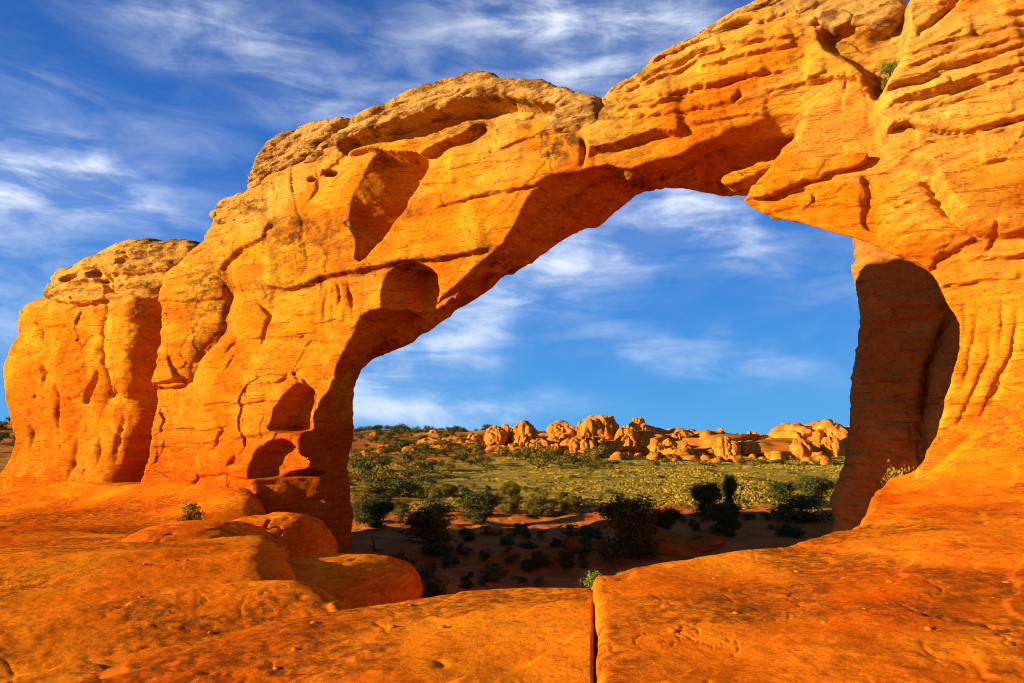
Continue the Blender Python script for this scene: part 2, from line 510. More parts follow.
class Face:
    """relief of a rock face on a grid over its plane; the features are traced on the face itself"""
    def __init__(self, plane, s0, s1, z0, z1, vox, tfront=0.0, seed=0):
        self.pl, self.vox, self.t0 = plane, vox, tfront
        self.s = np.arange(s0, s1, vox); self.z = np.arange(z0, z1, vox)
        self.S, self.Z = np.meshgrid(self.s, self.z, indexing='ij')
        x, y, z = plane.xyz(self.S, tfront, self.Z)
        self.PX, self.PY = proj(x, y, z)
        self.mpp = np.hypot(x, y) / F
        j = fbm2(self.PX / 22, self.PY / 22, 4, seed + 3, .45)
        k = fbm2(self.PX / 22 + 40, self.PY / 22, 4, seed + 7, .45)
        self.X, self.Y = self.PX + 1.8 * j, self.PY + 1.8 * k
        self.h = np.zeros_like(self.S); self.tan = np.zeros_like(self.S); self.stain = np.zeros_like(self.S); self.red = np.zeros_like(self.S)
        self.seed = seed

    def crack(self, pts, w=2.0, d=.15, taper=True):
        D, s, a = d_line(self.X, self.Y, pts)
        core = .75 * self.vox / self.mpp
        k = np.exp(-1.6 * np.maximum(D - core, 0) / (w * .8))
        if taper: k = k * (1.0 * np.sin(np.pi * np.clip(a, .02, .98)))
        self.h -= d * k

    def step(self, pts, amp, up=30.0, soft=1.5, down=None):
        """the side above the line stands proud by amp at the line and eases back over up pixels"""
        D, s, a = d_line(self.X, self.Y, pts)
        sd = D * s
        end = sstep(0, .08, a) * sstep(1, .92, a)
        self.h += amp * end * sstep(-soft, soft, sd) * np.exp(-np.maximum(sd, 0) / up)
        if down: self.h -= down * end * sstep(soft, -soft, sd) * np.exp(-np.maximum(-sd, 0) / (up * .6))

    def recess(self, poly, depth, soft=3.0, ramp=None, inner=None):
        D = sd_poly(self.X, self.Y, smooth_poly(poly))
        k = sstep(soft * .4, -soft, D)
        if inner: k = k * (1 - np.exp(np.minimum(D, 0) / inner))
        if ramp:
            (ax, ay), (bx, by) = ramp
            ex, ey = bx - ax, by - ay
            k = k * np.clip(((self.X - ax) * ex + (self.Y - ay) * ey) / (ex * ex + ey * ey), 0.0, 1.15)
        self.h -= depth * k
        return D

    def bulge(self, poly, amp, r=14.0):
        D = sd_poly(self.X, self.Y, smooth_poly(poly))
        q = np.clip(1 + D / r, 0, 1)
        self.h += amp * np.where(D < 0, np.sqrt(np.maximum(1 - q * q, 0)), 0)

    def mask(self, poly, soft=20):
        return sstep(soft * .5, -soft * .5, sd_poly(self.X, self.Y, poly))

    def strata(self, amp, mask=1.0, dip=0.0, freq=3.0, seed=0, warp=.3):
        b = self.Z * cos(dip) - self.S * sin(dip) + warp * fbm2(self.S * .25, self.Z * .25, 3, seed + 50)
        lo = self.S * cos(dip) * .35
        n = fbm2(lo, b * freq, 4, seed + 60, .62)
        n2 = 1 - np.abs(vnoise2(lo * .6, b * freq * .8, seed + 70)) * 2
        led = np.where(n2 > .72, -(n2 - .72) * 2.4, 0)
        self.h += mask * amp * (n + led)

    def facets(self, amp, cell=1.6, mask=1.0, seed=0, stretch=1.4):
        r = np.random.default_rng(seed)
        ws = self.S + .35 * fbm2(self.S * .8, self.Z * .8, 3, seed + 1)
        wz = (self.Z + .35 * fbm2(self.S * .8 + 30, self.Z * .8, 3, seed + 2)) * stretch
        area = (self.s[-1] - self.s[0]) * (self.z[-1] - self.z[0]) * stretch
        n = int(area / cell ** 2)
        cs = r.uniform(self.s[0], self.s[-1], n); cz = r.uniform(self.z[0], self.z[-1], n) * stretch
        best = np.full(self.S.shape, 1e9); val = np.zeros_like(self.S)
        for a, b, t1, t2, o in zip(cs, cz, r.normal(0, .5, n), r.normal(0, .5, n), r.normal(0, .10, n)):
            i0, i1 = np.searchsorted(self.s, [a - 2.4 * cell, a + 2.4 * cell])
            j0, j1 = np.searchsorted(self.z, [(b - 2.4 * cell) / stretch, (b + 2.4 * cell) / stretch])
            if i1 <= i0 or j1 <= j0: continue
            sl_ = (slice(i0, i1), slice(j0, j1))
            dx, dz = ws[sl_] - a, wz[sl_] - b
            d = dx * dx + dz * dz
            m = d < best[sl_]
            best[sl_] = np.where(m, d, best[sl_])
            val[sl_] = np.where(m, (t1 * dx + t2 * dz) / cell + o, val[sl_])
        self.h += amp * val * mask

    def rough(self, amp, freq=1.0, oct=5, mask=1.0, seed=0):
        self.h += amp * mask * fbm2(self.S * freq, self.Z * freq * 1.2, oct, seed + 90, .52)

    def smoothrough(self, amp, freq=1.0, seed=0):
        self.h += amp * fbm2(self.S * freq, self.Z * freq, 2, seed + 95, .4)


def blur(a, n=1):
    for _ in range(n):
        b = np.pad(a, 1, mode='edge')
        a = (b[1:-1, 1:-1] * 4 + b[:-2, 1:-1] * 2 + b[2:, 1:-1] * 2 + b[1:-1, :-2] * 2 + b[1:-1, 2:] * 2 + b[:-2, :-2] + b[2:, :-2] + b[:-2, 2:] + b[2:, 2:]) / 16
    return a


def carve(name, fc, outer, tback, R=.5, open_f=None, open_b=None, r_open=.12, seed=0, mat=None, parent=None, rag=.05, pockets=(),
          n3=.05, batter=0.0, hmax=1.6, rback=None, **tags):
    """turn a face, its outline and its openings into one closed solid"""
    pl, vox, t0 = fc.pl, fc.vox, fc.t0
    rg = rag * fbm2(fc.S * 1.1, fc.Z * 1.6, 5, seed + 20, .55)
    do = (sd_poly(fc.S, fc.Z, pl.sz(smooth_poly(outer), t0)) + rg).astype(np.float32)
    h = fc.h.astype(np.float32)
    t = np.arange(t0 - hmax, t0 + tback + .6, vox, dtype=np.float32)
    Rr = np.full(h.shape, R, np.float32)
    zb = (.25 * fbm2(fc.S * .6, fc.Z * .6, 4, seed + 33)).astype(np.float32)
    if open_f is not None:
        df = (sd_poly(fc.S, fc.Z, pl.sz(smooth_poly(open_f, k=2), t0)) + .6 * rg).astype(np.float32)
        db = (sd_poly(fc.S, fc.Z, pl.sz(smooth_poly(open_b, k=2), t0 + tback)) + .8 * rg).astype(np.float32)
        no = [(1.0, .10), (2.6, .05)]
    pk = [(sd_poly(fc.S, fc.Z, pl.sz(smooth_poly(p, k=2), t0)).astype(np.float32), ta, tb) for (p, ta, tb) in pockets]
    vol = np.empty((len(fc.s), len(t), len(fc.z)), np.float32)
    for k, tt in enumerate(t):
        fr = -(tt - t0) - h                       # front skin
        dk = do + batter * abs(tt - t0)
        a, b = dk + Rr, fr + Rr
        f = np.hypot(np.maximum(a, 0), np.maximum(b, 0)) + np.minimum(np.maximum(a, b), 0) - Rr
        bk = (tt - t0) - tback - zb
        rb = rback if rback else R
        a, b = dk + rb, bk + rb
        f = np.maximum(f, np.hypot(np.maximum(a, 0), np.maximum(b, 0)) + np.minimum(np.maximum(a, b), 0) - rb)
        if open_f is not None:
            q = float(np.clip((tt - t0) / tback, -.15, 1.15))
            op = -(df * (1 - q) + db * q)
            op = op + .22 * fbm2(fc.S * 1.0 + tt * .7, fc.Z * 1.0 - tt * .9, 4, seed + 41, .55) * sstep(.0, .4, q) * sstep(1.05, .75, q)
            a, b = op + r_open, fr + r_open
            f = np.maximum(f, np.hypot(np.maximum(a, 0), np.maximum(b, 0)) + np.minimum(np.maximum(a, b), 0) - r_open)
        for (pd, ta, tb) in pk:
            c = np.maximum(pd, max(ta - (tt - t0), (tt - t0) - tb))
            f = np.maximum(f, -(c + .12 * zb * 2))
        vol[:, k, :] = f
    # seal the block at the limits of its grid
    vol[0], vol[-1] = .05, .05
    vol[:, 0], vol[:, -1] = .05, .05
    vol[:, :, 0], vol[:, :, -1] = .05, .05
    v, q = surface_nets(vol)
    S, T, Z = fc.s[0] + v[:, 0] * vox, t[0] + v[:, 1] * vox, fc.z[0] + v[:, 2] * vox
    x, y, z = pl.xyz(S, T, Z)
    P = np.stack([x, y, z], 1)
    if n3:
        # small three-dimensional weathering, bedded
        nn = fbm3(x * 2.0, y * 2.0, z * 6.0, 4, seed + 5, .55)
        e1, e2 = P[q[:, 2]] - P[q[:, 0]], P[q[:, 3]] - P[q[:, 1]]
        fnrm = np.cross(e1, e2)
        vn = np.zeros_like(P)
        for c in range(4): np.add.at(vn, q[:, c], fnrm)
        vn /= np.linalg.norm(vn, axis=1, keepdims=True) + 1e-9
        P = P + vn * (n3 * nn)[:, None]
    ii = np.clip(np.round(v[:, 0]).astype(int), 0, len(fc.s) - 1); jj = np.clip(np.round(v[:, 2]).astype(int), 0, len(fc.z) - 1)
    me = np_mesh(name, P, q, {"tan": np.clip(fc.tan, 0, 1)[ii, jj], "stain": np.clip(fc.stain, 0, 1)[ii, jj], "red": np.clip(fc.red, 0, 1)[ii, jj]})
    return link(name, me, mat, parent, **tags)


OUTER = [(137, 470), (134, 520), (128, 600), (120, 760), (1240, 760), (1240, -230), (1120, -200), (1024, -130), (965, -70), (925, -20), (908, 4),
         (893, -2), (850, -12), (800, -8), (760, 4), (735, 12), (700, 32), (665, 50), (630, 76), (612, 88), (600, 103), (590, 100), (560, 93), (530, 83),
         (500, 80), (485, 76), (465, 77), (430, 86), (400, 98), (385, 107), (360, 120), (340, 132), (318, 142), (296, 150), (270, 165), (250, 182),
         (244, 192), (228, 203), (214, 216), (200, 238), (187, 251), (170, 266), (160, 280), (157, 300), (157, 340), (154, 380), (148, 410), (142, 440)]
OPEN_F = [(300, 520), (299, 470), (301, 432), (313, 411), (332, 388), (338, 364), (354, 337), (367, 317), (385, 309), (410, 313), (435, 308), (445, 298),
          (468, 277), (488, 259), (507, 243), (523, 216), (535, 192), (556, 175), (581, 171), (609, 165), (632, 169), (675, 157), (702, 145), (733, 133), (776, 117),
          (803, 118), (797, 137), (782, 150), (768, 170), (747, 196), (745, 203), (765, 215), (796, 223), (843, 236), (890, 252), (921, 267), (937, 284),
          (948, 300), (956, 313), (959, 333), (954, 360), (946, 388), (937, 423), (925, 450), (913, 475), (898, 502), (880, 530), (860, 600), (860, 760),
          (280, 760), (292, 600)]
OPEN_B = [(348, 560), (354, 535), (349, 500), (347, 470), (351, 440), (353, 410), (355, 392), (361, 370), (380, 356), (400, 347), (430, 330), (460, 307),
          (488, 290), (507, 275), (519, 271), (535, 263), (550, 249), (574, 235), (597, 228), (624, 206), (652, 187), (675, 188), (702, 191), (735, 194), (765, 197),
          (796, 202), (843, 212), (890, 225), (925, 242), (955, 265), (975, 300), (982, 340), (978, 400), (965, 450), (950, 500), (940, 600), (940, 760),
          (340, 760), (345, 600)]


def build_arch():
    fc = Face(ARCH, -19.2, 17.0, -5.4, 12.6, .04, 0.0, seed=1)
    PX, PY, X, Y = fc.PX, fc.PY, fc.X, fc.Y
    # large forms
    fc.smoothrough(.26, .20, 4)
    fc.rough(.018, .9, 5, seed=2)
    left = sstep(420, 300, PX)
    butt = sstep(868, 905, X + (PY - 100) * -.02) * sstep(330, 200, PY)
    fc.facets(.06, 2.4, mask=1 - .75 * sstep(860, 940, PX), seed=8)
    fc.facets(.05, .9, mask=1 - .6 * sstep(860, 940, PX), seed=9)
    top = np.clip(sstep(60, 10, sd_poly(X, Y, OUTER) * -1), 0, 1)
    fc.strata(.045, mask=(.30 + .9 * top) * sstep(760, 560, PX), dip=0.03, freq=3.6, seed=3)
    # cross-bedded buttress
    fc.strata(.050, mask=butt, dip=radians(20), freq=4.6, seed=14, warp=.22)
    fc.strata(.045, mask=sstep(590, 640, PX) * sstep(900, 860, PX) * sstep(150, 110, PY + (PX - 750) * .25), dip=radians(24), freq=3.6, seed=16, warp=.2)
    fc.strata(.032, mask=sstep(870, 930, PX) * sstep(150, 260, PY), dip=radians(7), freq=4.0, seed=15, warp=.6)
    # the buttress stands in front of the span
    e, sd, al = d_line(X, Y, [(912, -60), (905, 5), (903, 40), (895, 70), (880, 100), (874, 118), (878, 140), (898, 164), (930, 176), (948, 213), (976, 235), (1030, 240), (1200, 250)])
    inb = sstep(-3, 6, -e * np.where(sd == 0, 1, sd) * -1)
    fc.h += .55 * sstep(-2, 10, e * sd) * np.exp(-np.maximum(e * sd, 0) / 140) * sstep(1.0, .85, al)
    for pts, w, d in (
        ([(966, -5), (955, 12), (944, 24), (932, 35), (923, 42), (918, 56)], 2.2, .28),
        ([(917, 85), (940, 79), (965, 74), (985, 66), (1000, 62)], 2.2, .16), ([(879, 104), (905, 95), (930, 88), (955, 82)], 2.2, .15),
        ([(885, 118), (910, 108), (960, 98), (1024, 78)], 1.6, .10), ([(890, 128), (930, 116), (975, 106), (1024, 92)], 1.3, .10),
        ([(900, 80), (940, 66), (980, 58), (1024, 50)], 1.5, .12), ([(920, 60), (960, 48), (1024, 34)], 1.2, .09),
        ([(884, 144), (896, 135), (909, 132), (930, 136), (956, 139), (976, 139), (1000, 131), (1024, 123), (1060, 115)], 2.6, .20),
        ([(1017, 296), (1017, 329), (1009, 356), (995, 384), (984, 411), (978, 424)], 2.6, .11),
        ([(991, 320), (989, 356), (976, 388), (964, 411), (955, 430)], 2.8, .09),
        ([(978, 305), (974, 340), (968, 370), (960, 395)], 2.4, .07), ([(1003, 290), (1004, 325), (998, 352)], 2.2, .06), ([(966, 300), (964, 330), (960, 350)], 2.2, .05),
        ([(1024, 390), (1000, 384), (995, 394), (990, 410)], 1.8, .16), ([(1000, 222), (990, 243), (985, 255)], 1.6, .14),
        ([(998, 262), (1024, 256), (1060, 250)], 1.5, .08), ([(940, 290), (980, 282), (1024, 279)], 1.4, .07),
        # span
        ([(647, 73), (675, 57), (702, 44), (730, 33), (753, 27), (784, 24)], 2.4, .26), ([(625, 98), (650, 84), (690, 62), (730, 52), (770, 47)], 2.0, .16),
        ([(640, 112), (680, 98), (720, 90), (760, 78), (800, 72)], 1.6, .10), ([(737, 107), (741, 100), (746, 94)], 2.2, .22),
        ([(664, 97), (668, 100), (690, 98), (694, 90)], 1.6, .14), 
        ([(600, 120), (640, 124), (680, 117), (720, 112), (770, 100)], 1.5, .10), ([(850, 70), (845, 90), (842, 110)], 1.2, .07),
        ([(583, 136), (584, 152), (582, 170)], 2.4, .28),
        ([(437, 212), (465, 204), (495, 196), (520, 192), (540, 186), (556, 175)], 1.4, .13),
        ([(430, 165), (417, 196), (394, 231), (370, 263)], 2.0, .25),
        ([(256, 298), (264, 308), (270, 317), (266, 334), (260, 348)], 1.8, .20), ([(238, 337), (228, 345), (224, 356)], 1.8, .16), ([(236, 350), (226, 372)], 1.6, .14),
        ([(234, 280), (233, 296), (219, 333), (206, 350), (195, 364), (190, 384)], 2.8, .16),
        ([(340, 279), (344, 296), (343, 312)], 2.0, .14), ([(352, 278), (354, 300), (358, 316)], 2.0, .16), ([(330, 286), (327, 306), (326, 330)], 1.8, .10),
        ([(218, 420), (222, 432), (215, 445), (206, 452)], 1.8, .13), ([(236, 452), (232, 463), (226, 470)], 1.8, .2), ([(160, 300), (190, 296), (215, 300)], 1.5, .08),
        ([(196, 470), (192, 484), (184, 494)], 2.2, .2), ([(275, 386), (282, 380), (288, 372)], 2.0, .16), ([(297, 165), (296, 185), (302, 205)], 1.3, .10), ([(322, 170), (324, 192), (312, 212)], 1.3, .12),
        ([(300, 200), (310, 225), (305, 250)], 1.3, .07), ([(360, 150), (340, 166), (322, 182)], 1.5, .12),
    ):
        fc.crack(pts, w, d)
    for k_, (x_, y_, ln_, d_) in enumerate(((905, 70, 70, .12), (930, 102, 95, .12), (892, 112, 60, .10), (960, 52, 80, .10), (935, 20, 60, .08), (985, 98, 60, .10), (915, 150, 90, .10), (980, 170, 80, .12), (900, 205, 50, .08), (960, 262, 80, .08), (1000, 30, 60, .1), (945, 128, 70, .08))):
        sl_ = -.30 if y_ < 125 else -.12
        fc.step([(x_ + ln_ * q_, y_ + sl_ * ln_ * q_ + 1.5 * sin(7 * q_ + k_)) for q_ in np.linspace(0, 1, 7)], d_ * 1.1, 12, .8)
    for k_, (x_, y_, ln_, sl_, d_) in enumerate(((640, 92, 90, -.42, .12), (660, 108, 110, -.30, .10), (700, 75, 100, -.28, .12), (720, 58, 90, -.22, .10), (620, 118, 60, -.2, .10), (760, 95, 70, -.2, .08), (690, 128, 80, -.15, .08),
                                               (400, 190, 60, -.1, .06), (450, 170, 80, -.12, .06), (200, 405, 70, -.05, .07), (170, 430, 60, -.03, .07), (250, 340, 70, -.1, .06), (300, 320, 50, .05, .06), (500, 150, 60, -.25, .08))):
        fc.step([(x_ + ln_ * q_, y_ + sl_ * ln_ * q_ + 1.5 * sin(7 * q_ + k_)) for q_ in np.linspace(0, 1, 7)], d_ * 1.5, 14, .8)
    for pts, a_ in (([(879, 104), (905, 95), (940, 79), (965, 74), (985, 66), (1005, 61), (1030, 52)], .20), ([(884, 119), (910, 108), (960, 96), (1024, 78), (1060, 68)], .11),
                    ([(884, 144), (896, 135), (909, 132), (930, 136), (956, 139), (976, 139), (1000, 131), (1024, 123), (1060, 115)], .28), ([(900, 84), (940, 68), (980, 58), (1024, 48)], .13),
                    ([(647, 73), (675, 57), (702, 44), (730, 33), (753, 27), (784, 24)], .22), ([(625, 98), (650, 84), (690, 62), (730, 52), (770, 47)], .14), ([(640, 113), (680, 98), (720, 90), (760, 78), (800, 72)], .14),
                    ([(600, 122), (640, 124), (680, 117), (720, 112), (770, 100)], .12), ([(437, 212), (465, 204), (495, 196), (520, 192), (540, 186), (556, 175)], .13),
                    ([(960, 250), (985, 262), (1024, 256), (1060, 250)], .14), ([(925, 292), (950, 286), (980, 282), (1024, 279)], .12)):
        fc.step(pts, a_, 14, .8)
    # ledges (upper side proud)
    fc.step([(262, 287), (290, 290), (340, 277), (367, 273), (402, 265), (437, 261), (470, 256), (498, 249)], .20, 60, 1.4, .08)
    fc.step([(589, 155), (610, 151), (632, 146), (660, 138), (690, 136)], .34, 24, 1.5, .15)
    fc.step([(353, 160), (375, 155), (400, 158), (433, 161), (448, 150), (470, 140), (490, 124)], .40, 22, 1.6)
    fc.step([(224, 272), (231, 262), (250, 249), (270, 239), (281, 221)], .20, 18, 1.6)
    fc.step([(808, 86), (830, 84), (857, 84), (862, 88)], .28, 16, 1.3)
    fc.step([(158, 300), (180, 303), (215, 300), (232, 297)], .16, 20, 1.5)
    fc.step([(156, 387), (172, 388), (186, 384)], .35, 20, 1.6)
    fc.step([(140, 448), (180, 444), (230, 440), (272, 434), (303, 432)], .10, 30, 2.0)
    fc.step([(195, 476), (232, 474), (258, 479)], .16, 14, 1.6)
    fc.step([(880, 258), (905, 256), (921, 266), (930, 272)], .15, 22, 1.5)
    fc.step([(760, 214), (800, 206), (840, 204), (862, 206)], .10, 25, 2.0)
    fc.step([(930, 176), (942, 200), (955, 222), (976, 235), (1000, 238), (1030, 233), (1100, 225)], .22, 40, 2.0, .08)
    # hollows
    fc.recess([(383, 158), (410, 160), (433, 162), (418, 196), (395, 231), (370, 265), (362, 240), (357, 215), (362, 188)], 2.1, 3.0, ramp=((356, 205), (408, 226)))
    D = fc.recess([(384, 300), (385, 285), (395, 272), (413, 264), (435, 270), (443, 286), (437, 306), (420, 320), (390, 322)], 1.1, 3.0, ramp=((386, 290), (402, 292)))
    fc.recess([(272, 432), (274, 420), (279, 405), (287, 392), (297, 384), (309, 388), (318, 400), (312, 420), (306, 432)], .85, 4.0, ramp=((316, 405), (296, 405)))
    fc.recess([(255, 478), (254, 456), (266, 446), (284, 441), (296, 452), (299, 474), (280, 479)], .7, 4.0)
    fc.recess([(258, 481), (262, 492), (255, 503), (244, 516), (250, 620), (340, 620), (330, 478)], 1.7, 4.0, ramp=((252, 500), (300, 506)))
    fc.recess([(345, 148), (360, 136), (400, 116), (450, 100), (500, 97), (545, 102), (566, 114), (545, 122), (505, 118), (470, 124), (430, 138), (390, 148), (360, 156)], .95, 6.0)
    fc.recess([(820, 34), (840, 24), (866, 34), (903, 14), (906, 45), (897, 70), (886, 98), (874, 98), (868, 80), (850, 64), (835, 58), (826, 50)], .45, 9.0)
    fc.recess([(861, 176), (872, 180), (878, 200), (877, 222), (882, 232), (866, 229), (861, 215), (865, 195)], .13, 2.0)
    fc.recess([(160, 384), (172, 382), (184, 379), (184, 386), (170, 390), (160, 390)], .3, 2)
    for cx, cy, rx, ry, d in ((316, 181, 5, 3, .4), (336, 176, 7, 4, .4)):
        fc.recess([(cx + rx * cos(a), cy + ry * sin(a)) for a in np.linspace(0, 2 * pi, 9)[:-1]], d, 2.5)
    # swellings
    fc.bulge([(236, 262), (262, 246), (283, 226), (303, 235), (312, 262), (298, 284), (262, 291), (238, 290)], .16, 24)
    fc.bulge([(158, 285), (175, 268), (205, 272), (228, 284), (226, 320), (205, 345), (190, 380), (160, 388), (157, 340)], .32, 26)
    fc.bulge([(878, 196), (920, 180), (945, 215), (975, 238), (930, 262), (892, 246), (880, 225)], .25, 22)
    # soft flare at the feet
    fc.h += .75 * sstep(455, 560, PY) * sstep(300, 240, PX) + .45 * sstep(440, 560, PY) * sstep(900, 960, PX)
    # colour of the stone itself
    fc.tan = np.clip(.8 * top * sstep(330, 180, PY) + butt * (.25 + .5 * fbm2(fc.S * .4, fc.Z * .9, 4, 77)) + .45 * sstep(.1, .5, fbm2(fc.S * .3, fc.Z * .6, 4, 79)) * sstep(330, 200, PY), 0, 1)
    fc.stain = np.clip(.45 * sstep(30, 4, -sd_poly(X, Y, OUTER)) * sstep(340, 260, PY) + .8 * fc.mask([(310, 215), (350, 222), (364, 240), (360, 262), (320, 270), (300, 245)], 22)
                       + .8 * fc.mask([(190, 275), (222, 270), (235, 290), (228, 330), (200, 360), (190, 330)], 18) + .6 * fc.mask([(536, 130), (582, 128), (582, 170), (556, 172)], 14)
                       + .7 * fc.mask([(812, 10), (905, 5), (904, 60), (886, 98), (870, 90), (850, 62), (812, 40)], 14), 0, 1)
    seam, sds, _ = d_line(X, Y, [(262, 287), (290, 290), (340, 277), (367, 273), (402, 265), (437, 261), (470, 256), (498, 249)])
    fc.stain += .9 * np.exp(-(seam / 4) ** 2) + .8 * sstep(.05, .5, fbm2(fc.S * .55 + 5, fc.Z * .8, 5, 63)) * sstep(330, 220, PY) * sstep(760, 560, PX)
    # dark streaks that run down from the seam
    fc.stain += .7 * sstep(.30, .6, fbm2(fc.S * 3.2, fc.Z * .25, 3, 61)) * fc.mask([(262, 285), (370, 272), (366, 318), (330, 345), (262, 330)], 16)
    fc.red = np.clip(sstep(300, 520, PY) * .85 * sstep(700, 300, PX) + .45 * sstep(400, 540, PY) + .5 * sstep(.15, .6, fbm2(fc.S * .35, fc.Z * .8, 4, 91)), 0, 1)
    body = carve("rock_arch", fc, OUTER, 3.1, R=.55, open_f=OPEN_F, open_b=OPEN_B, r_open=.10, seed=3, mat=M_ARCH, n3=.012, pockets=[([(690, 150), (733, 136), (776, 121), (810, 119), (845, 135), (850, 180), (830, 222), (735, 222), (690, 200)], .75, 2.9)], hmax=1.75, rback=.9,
                 label="huge orange sandstone arch spanning the view with layered tan cap rocks on top", cat="rock arch")
    return body


def cap(name, poly, proud, tback, R, parent, seed, strata=.085, vox=.04, freq=4.2, mat=None, tan=.8, **kw):
    pl = ARCH
    P = pl.sz(poly, -proud)
    s0, z0 = P.min(0) - .5; s1, z1 = P.max(0) + .5
    fc = Face(pl, s0, s1, z0, z1, vox, -proud, seed)
    fc.strata(strata, freq=freq, dip=kw.pop("dip", .05), seed=seed, warp=.35)
    fc.rough(.06, .9, 5, seed=seed)
    fc.facets(.06, 1.0, seed=seed)
    fc.tan[:] = tan
    if tan > .1:
        for zz in np.arange(z0, z1, .34):
            ln = np.abs(fc.Z - zz - .22 * fbm2(fc.S * .5, fc.Z * .4 + zz, 3, seed + 66) - fc.S * .04)
            fc.h -= .10 * np.exp(-(ln / .045) ** 2) * sstep(-.25, .25, fbm2(fc.S * .6 + zz, fc.Z * .6, 2, seed + 67))
    fc.stain = 1.1 * tan * sstep(-.35, .2, fbm2(fc.S * .4, fc.Z * 2.6, 4, seed + 4))
    return carve(name, fc, poly, tback, R=R, seed=seed, mat=mat or M_CAP, parent=parent, rag=.07, n3=.03, hmax=.6, **kw)


arch = build_arch()
cap("cap_rock", [(296, 163), (315, 146), (335, 130), (350, 117), (360, 110), (385, 98), (400, 90), (430, 78), (465, 70), (485, 69), (500, 73), (530, 75), (560, 86), (590, 91), (598, 98),
                 (598, 112), (592, 124), (575, 127), (557, 128), (540, 121), (552, 111), (553, 99), (530, 97), (511, 96), (476, 94), (456, 98), (417, 109), (378, 124), (339, 142), (310, 160)],
    .42, 3.0, .30, arch, 21, label="long dark tan cap rock with a thick rounded right end")
cap("cap_rock", [(251, 167), (258, 149), (272, 134), (296, 125), (315, 118), (338, 113), (347, 116), (340, 124), (326, 138), (305, 158), (293, 165), (279, 171), (265, 179), (257, 183)],
    .35, 1.9, .38, arch, 22, label="tilted rounded cap boulder", dip=.3)
cap("cap_rock", [(246, 173), (251, 166), (259, 172), (261, 184), (252, 188), (246, 182)], .25, 1.2, .2, arch, 23)
cap("cap_rock", [(207, 212), (214, 200), (225, 195), (247, 187), (256, 190), (252, 207), (242, 225), (228, 233), (216, 223), (209, 219)], .15, 1.8, .25, arch, 24)
cap("cap_rock", [(597, 106), (603, 92), (612, 82), (630, 70), (665, 45), (700, 27), (735, 7), (760, -4), (800, -16), (850, -20), (893, -10), (905, 2), (896, 16), (882, 26), (852, 22),
                 (838, 17), (815, 22), (784, 22), (753, 27), (702, 46), (660, 68), (630, 90), (610, 103)], .30, 3.0, .25, arch, 25, label="long layered cap rock on the high part of the span", dip=.3)
cap("hanging_slab", [(752, 191), (762, 181), (785, 170), (820, 158), (866, 151), (864, 158), (845, 166), (815, 176), (785, 187), (757, 195)], .32, 1.0, .06, arch, 26, strata=.03, mat=M_ARCH, tan=0.)
cap("hanging_slab", [(724, 179), (733, 171), (752, 164), (772, 160), (770, 166), (752, 174), (738, 181)], -.35, .8, .06, arch, 28, strata=.03, mat=M_ARCH, tan=0., label="small upper slab hanging in the shadowed hollow")
cap("overhanging_block", [(818, 8), (838, 4), (853, 12), (850, 21), (832, 23), (819, 18)], .36, 1.2, .12, arch, 27, strata=.03)

# ------------------------------------------------------------------ the tower left of the arch
TOWER = [(-9, 369), (-6, 354), (5, 335), (14, 315), (19, 304), (42, 291), (46, 273), (57, 266), (70, 262), (90, 250), (102, 244), (134, 236), (162, 237), (178, 240),
         (184, 250), (176, 272), (160, 292), (150, 310), (147, 350), (142, 390), (133, 430), (125, 470), (119, 520), (118, 640), (-50, 640), (-14, 520), (-2, 490), (8, 463), (10, 440), (4, 420), (-1, 405), (-6, 390)]


